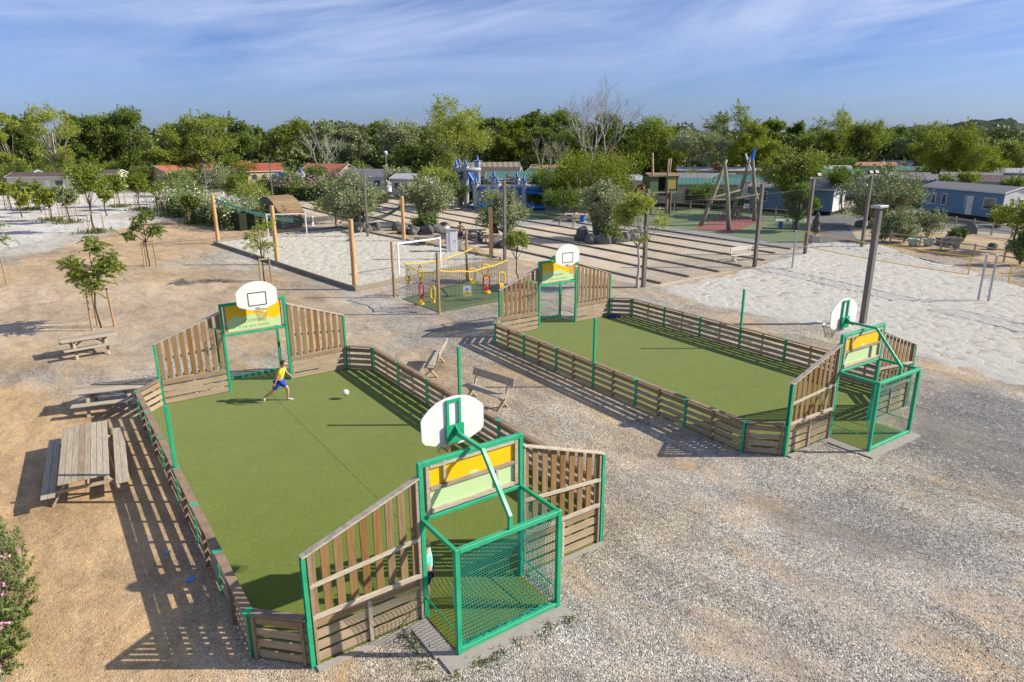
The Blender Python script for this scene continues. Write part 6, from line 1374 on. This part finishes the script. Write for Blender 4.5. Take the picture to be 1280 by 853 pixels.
def person(label, loc, rz, H, J, shirt, shorts, hair, shoes, skin=SKIN, hairmat=None, sleeve=True):
    # J: joint dict in metres for a 1.0-scale body of height H; x = facing direction, y = left, z = up
    o = empty('person', loc, rz, label, 'person'); f = Fig(); k = H
    P = {n: Vector(c)*k for n, c in J.items()}
    pel = f.p(P['pelvis'], .080*k); ch = f.p(P['chest'], .088*k, pel); nk0 = f.p(P['neckbase'], .05*k, ch); nk = f.p(P['neck'], .034*k, nk0); hd = f.p(P['head']-Vector((0,0,.018*k)), .056*k, nk); ht = f.p(P['head']+Vector((0,0,.034*k)), .054*k, hd)
    fwd = (P.get('look', Vector((1,0,0)))).normalized(); nose = f.p(P['head']+fwd*.066*k-Vector((0,0,.012*k)), .010*k, hd)
    side = Vector((0,0,1)).cross(fwd)
    for s in (-1, 1): f.p(P['head']+side*s*.062*k-Vector((0,0,.008*k)), .012*k, hd)
    for s, q in ((1, 'l'), (-1, 'r')):
        sh = f.p(P[q+'sh'], .037*k, nk0); el = f.p(P[q+'el'], .024*k, sh); fa = f.p(P[q+'el'].lerp(P[q+'wr'], .4), .023*k, el); wr = f.p(P[q+'wr'], .015*k, fa)
        d = (P[q+'wr']-P[q+'el']).normalized(); pd = d.orthogonal().normalized(); pl = f.p(P[q+'wr']+d*.030*k, (.021*k, .014*k), wr); w2 = d.cross(pd)
        for j, (off, ln) in enumerate(((-.018,.040),(-.006,.047),(.006,.044),(.017,.034))):
            b0 = P[q+'wr']+d*.050*k+pd*off*k; a = f.p(b0, .0068*k, pl); b_ = f.p(b0+d*ln*.5*k+w2*.004*k, .0060*k, a); f.p(b0+d*ln*.85*k+w2*.016*k, .0052*k, b_)
        a = f.p(P[q+'wr']+d*.022*k+pd*.024*k, .007*k, pl); f.p(P[q+'wr']+d*.048*k+pd*.034*k+w2*.008*k, .006*k, a)
        hp = f.p(P[q+'hip'], .062*k, pel); kn = f.p(P[q+'kn'], .038*k, hp); cf = f.p(P[q+'kn'].lerp(P[q+'an'], .35), .035*k, kn); an = f.p(P[q+'an'], .021*k, cf)
        f.p(P[q+'toe']*.5+P[q+'an']*.5-Vector((0,0,.01*k)), .024*k, an)
    body = skin_mesh('body', f.v, f.e, f.r, skin, o)
    # clothes: slightly larger shells along the same bones
    t = Fig(); a = t.p(P['pelvis']+Vector((0,0,.01*k)), .092*k); b_ = t.p(P['pelvis'].lerp(P['chest'], .5), .088*k, a); c = t.p(P['chest'], .099*k, b_); d_ = t.p(P['neckbase'], .052*k, c)
    for q in 'lr':
        e = t.p(P[q+'sh'], .046*k, d_); 
        if sleeve: t.p(P[q+'sh'].lerp(P[q+'el'], .62), .040*k, e)
    if shirt: skin_mesh('shirt', t.v, t.e, t.r, shirt, o)
    t = Fig(); a = t.p(P['pelvis'], .090*k)
    for q in 'lr': e = t.p(P[q+'hip'], .074*k, a); e2 = t.p(P[q+'hip'].lerp(P[q+'kn'], .45), .068*k, e); t.p(P[q+'hip'].lerp(P[q+'kn'], .78), .066*k, e2)
    skin_mesh('shorts', t.v, t.e, t.r, shorts, o)
    for q in 'lr':
        t = Fig(); dT = (P[q+'toe']-P[q+'an']); a = t.p(P[q+'an']+Vector((0,0,-.012*k)), .029*k); b_ = t.p(P[q+'an']+dT*.45, .028*k, a); t.p(P[q+'toe'], .020*k, b_); skin_mesh('shoe', t.v, t.e, t.r, shoes, o)
    hm = hairmat or hair; bm = bmesh.new(); bmesh.ops.create_uvsphere(bm, u_segments=18, v_segments=12, radius=1)
    for v in list(bm.verts):
        v.co *= 1+.10*mnoise.noise(v.co*3)
    bmesh.ops.delete(bm, geom=[v for v in bm.verts if v.co.z < -.35 or (v.co.dot(fwd) > .45 and v.co.z < .35)], context='VERTS')
    for v in bm.verts: v.co = Vector((v.co.x*.072*k, v.co.y*.069*k, v.co.z*.072*k))+P['head']+Vector((0,0,.012*k))-fwd*.006*k
    m_ = bpy.data.meshes.new('hair'); bm.to_mesh(m_); bm.free(); m_.materials.append(hm); m_.polygons.foreach_set('use_smooth', [True]*len(m_.polygons)); h = bpy.data.objects.new('hair', m_); COL.objects.link(h); h.parent = o; so_ = h.modifiers.new('s', 'SOLIDIFY'); so_.thickness = .012*k
    for s in (-1, 1):
        e = MB(); c_ = P['head']+fwd*.058*k+side*s*.022*k+Vector((0,0,.004*k)); e.tube_prof([(.002*k,-.006*k),(.008*k,0),(.002*k,.006*k)], c_, 8, 0); e.build('eye', M_BLACK, body)
    e = MB(); c_ = P['head']+fwd*.060*k-Vector((0,0,.034*k)); e.beam(c_-side*.018*k, c_+side*.018*k, .008*k, .008*k); e.build('mouth', plain('lip', (.35,.10,.08), .5), body)
    return o
HBR = plain('hair_brown', (.07,.035,.02), .7); HBK = plain('hair_black', (.02,.015,.012), .7)
YS = plain('yellow_tshirt', (.80,.68,.02), .8, var=.1); BS = plain('royal_blue_shorts', (.01,.05,.42), .7); WS = plain('white_shoe', (.62,.60,.60), .6); TS = plain('mint_tshirt', (.24,.62,.55), .8); NS = plain('navy_shorts', (.02,.03,.08), .8); WT = plain('white_tshirt', (.72,.72,.75), .8); GSH = plain('grey_shorts', (.16,.15,.15), .8)
run = dict(pelvis=(0,0,.52), chest=(.07,0,.70), neckbase=(.10,0,.80), neck=(.115,0,.845), head=(.15,0,.915), look=(1,.0,-.25),
  lsh=(.10,.105,.79), lel=(.17,.15,.65), lwr=(.27,.12,.56), rsh=(.09,-.105,.79), rel=(.02,-.17,.65), rwr=(-.04,-.19,.51),
  lhip=(.02,.055,.49), lkn=(.17,.06,.30), lan=(.15,.06,.045), ltoe=(.27,.06,.022), rhip=(-.01,-.055,.49), rkn=(-.13,-.06,.28), ran=(-.34,-.06,.15), rtoe=(-.35,-.06,.045))
bl = G(351, 502.5); person('boy in yellow t-shirt and royal blue shorts running after the ball on the near court', bl, R_(8), 1.50, run, YS, BS, HBR, WS)
stand = dict(pelvis=(0,0,.53), chest=(.01,0,.71), neckbase=(0,0,.815), neck=(.005,0,.86), head=(.02,0,.93), look=(1,0,-.2),
  lsh=(0,.115,.80), lel=(.02,.15,.63), lwr=(.06,.16,.47), rsh=(0,-.115,.80), rel=(.02,-.15,.63), rwr=(.07,-.16,.47),
  lhip=(0,.055,.50), lkn=(.03,.06,.27), lan=(.0,.06,.045), ltoe=(.11,.065,.018), rhip=(0,-.055,.50), rkn=(.03,-.06,.27), ran=(.0,-.06,.045), rtoe=(.11,-.065,.018))
cp = G(533.5, 692, 1.08); cp.z = .02; person('child in mint green t-shirt mostly hidden behind the nearest goal post', cp, COURTS[0][2]+R_(60), 1.34, stand, TS, NS, HBR, WS)
aki = dict(stand, lel=(-.03,.22,.66), lwr=(.03,.12,.55), rel=(-.03,-.22,.66), rwr=(.03,-.12,.55))
person('bare-chested man with hands on hips beside the picnic tables, centre', G(576,304), R_(95), 1.78, aki, None, NS, HBK, plain('dark_shoe', (.05,.05,.05), .6), SKIN2)
person('man in white t-shirt standing left of the bare-chested man', G(559,304), R_(120), 1.72, dict(stand, head=(.04,0,.92)), WT, GSH, HBR, plain('dark_shoe', (.05,.05,.05), .6), SKIN)
person('child playing beneath the rope net of the climbing frame', G(921,275), R_(200), 1.4, stand, plain('pink_shirt', (.5,.25,.3), .8), BS, HBR, WS)
sit = dict(stand, pelvis=(0,0,.28), chest=(.04,0,.46), neckbase=(.06,0,.57), neck=(.07,0,.61), head=(.09,0,.68), lsh=(.05,.115,.56), lel=(.14,.15,.42), lwr=(.27,.12,.44), rsh=(.05,-.115,.56), rel=(.14,-.15,.42), rwr=(.27,-.12,.44),
  lhip=(.02,.055,.27), lkn=(.25,.07,.27), lan=(.22,.07,.045), ltoe=(.33,.07,.018), rhip=(.02,-.055,.27), rkn=(.25,-.07,.27), ran=(.22,-.07,.045), rtoe=(.33,-.07,.018))
pt = picnic_table('picnic table behind the white cabinet where people gather', G(594, 298), R_(-8))
pt2 = picnic_table('second picnic table, right of the gathering, by the olive rocks', G(612, 304), R_(-14)); pt3 = picnic_table('low picnic table in shade between olive rocks and the goal', G(528, 307), R_(-12))
person('person in dark clothes sitting at the picnic table beside the olive rocks', G(600,306)+Vector((0,-.05,-.02)), R_(80), 1.7, sit, plain('dark_tshirt', (.05,.05,.06), .8), NS, HBK, plain('dark_shoe', (.05,.05,.05), .6), SKIN2)
# haze --------------------------------------------------------------------------------------
m = bpy.data.materials.new('thin_haze'); m.use_nodes = True; nt = m.node_tree; nt.nodes.clear(); ou = N(nt, 'ShaderNodeOutputMaterial'); pv = N(nt, 'ShaderNodeVolumePrincipled'); pv.inputs['Color'].default_value = (.75,.85,1,1); pv.inputs['Density'].default_value = .00022; lk(nt, pv.outputs[0], ou.inputs['Volume'])
HAZE = False
if HAZE:
    hz = MB().box((0, 1200, 40), (7200, 7200, 90)).build('haze', m); tag(hz, kind='stuff')
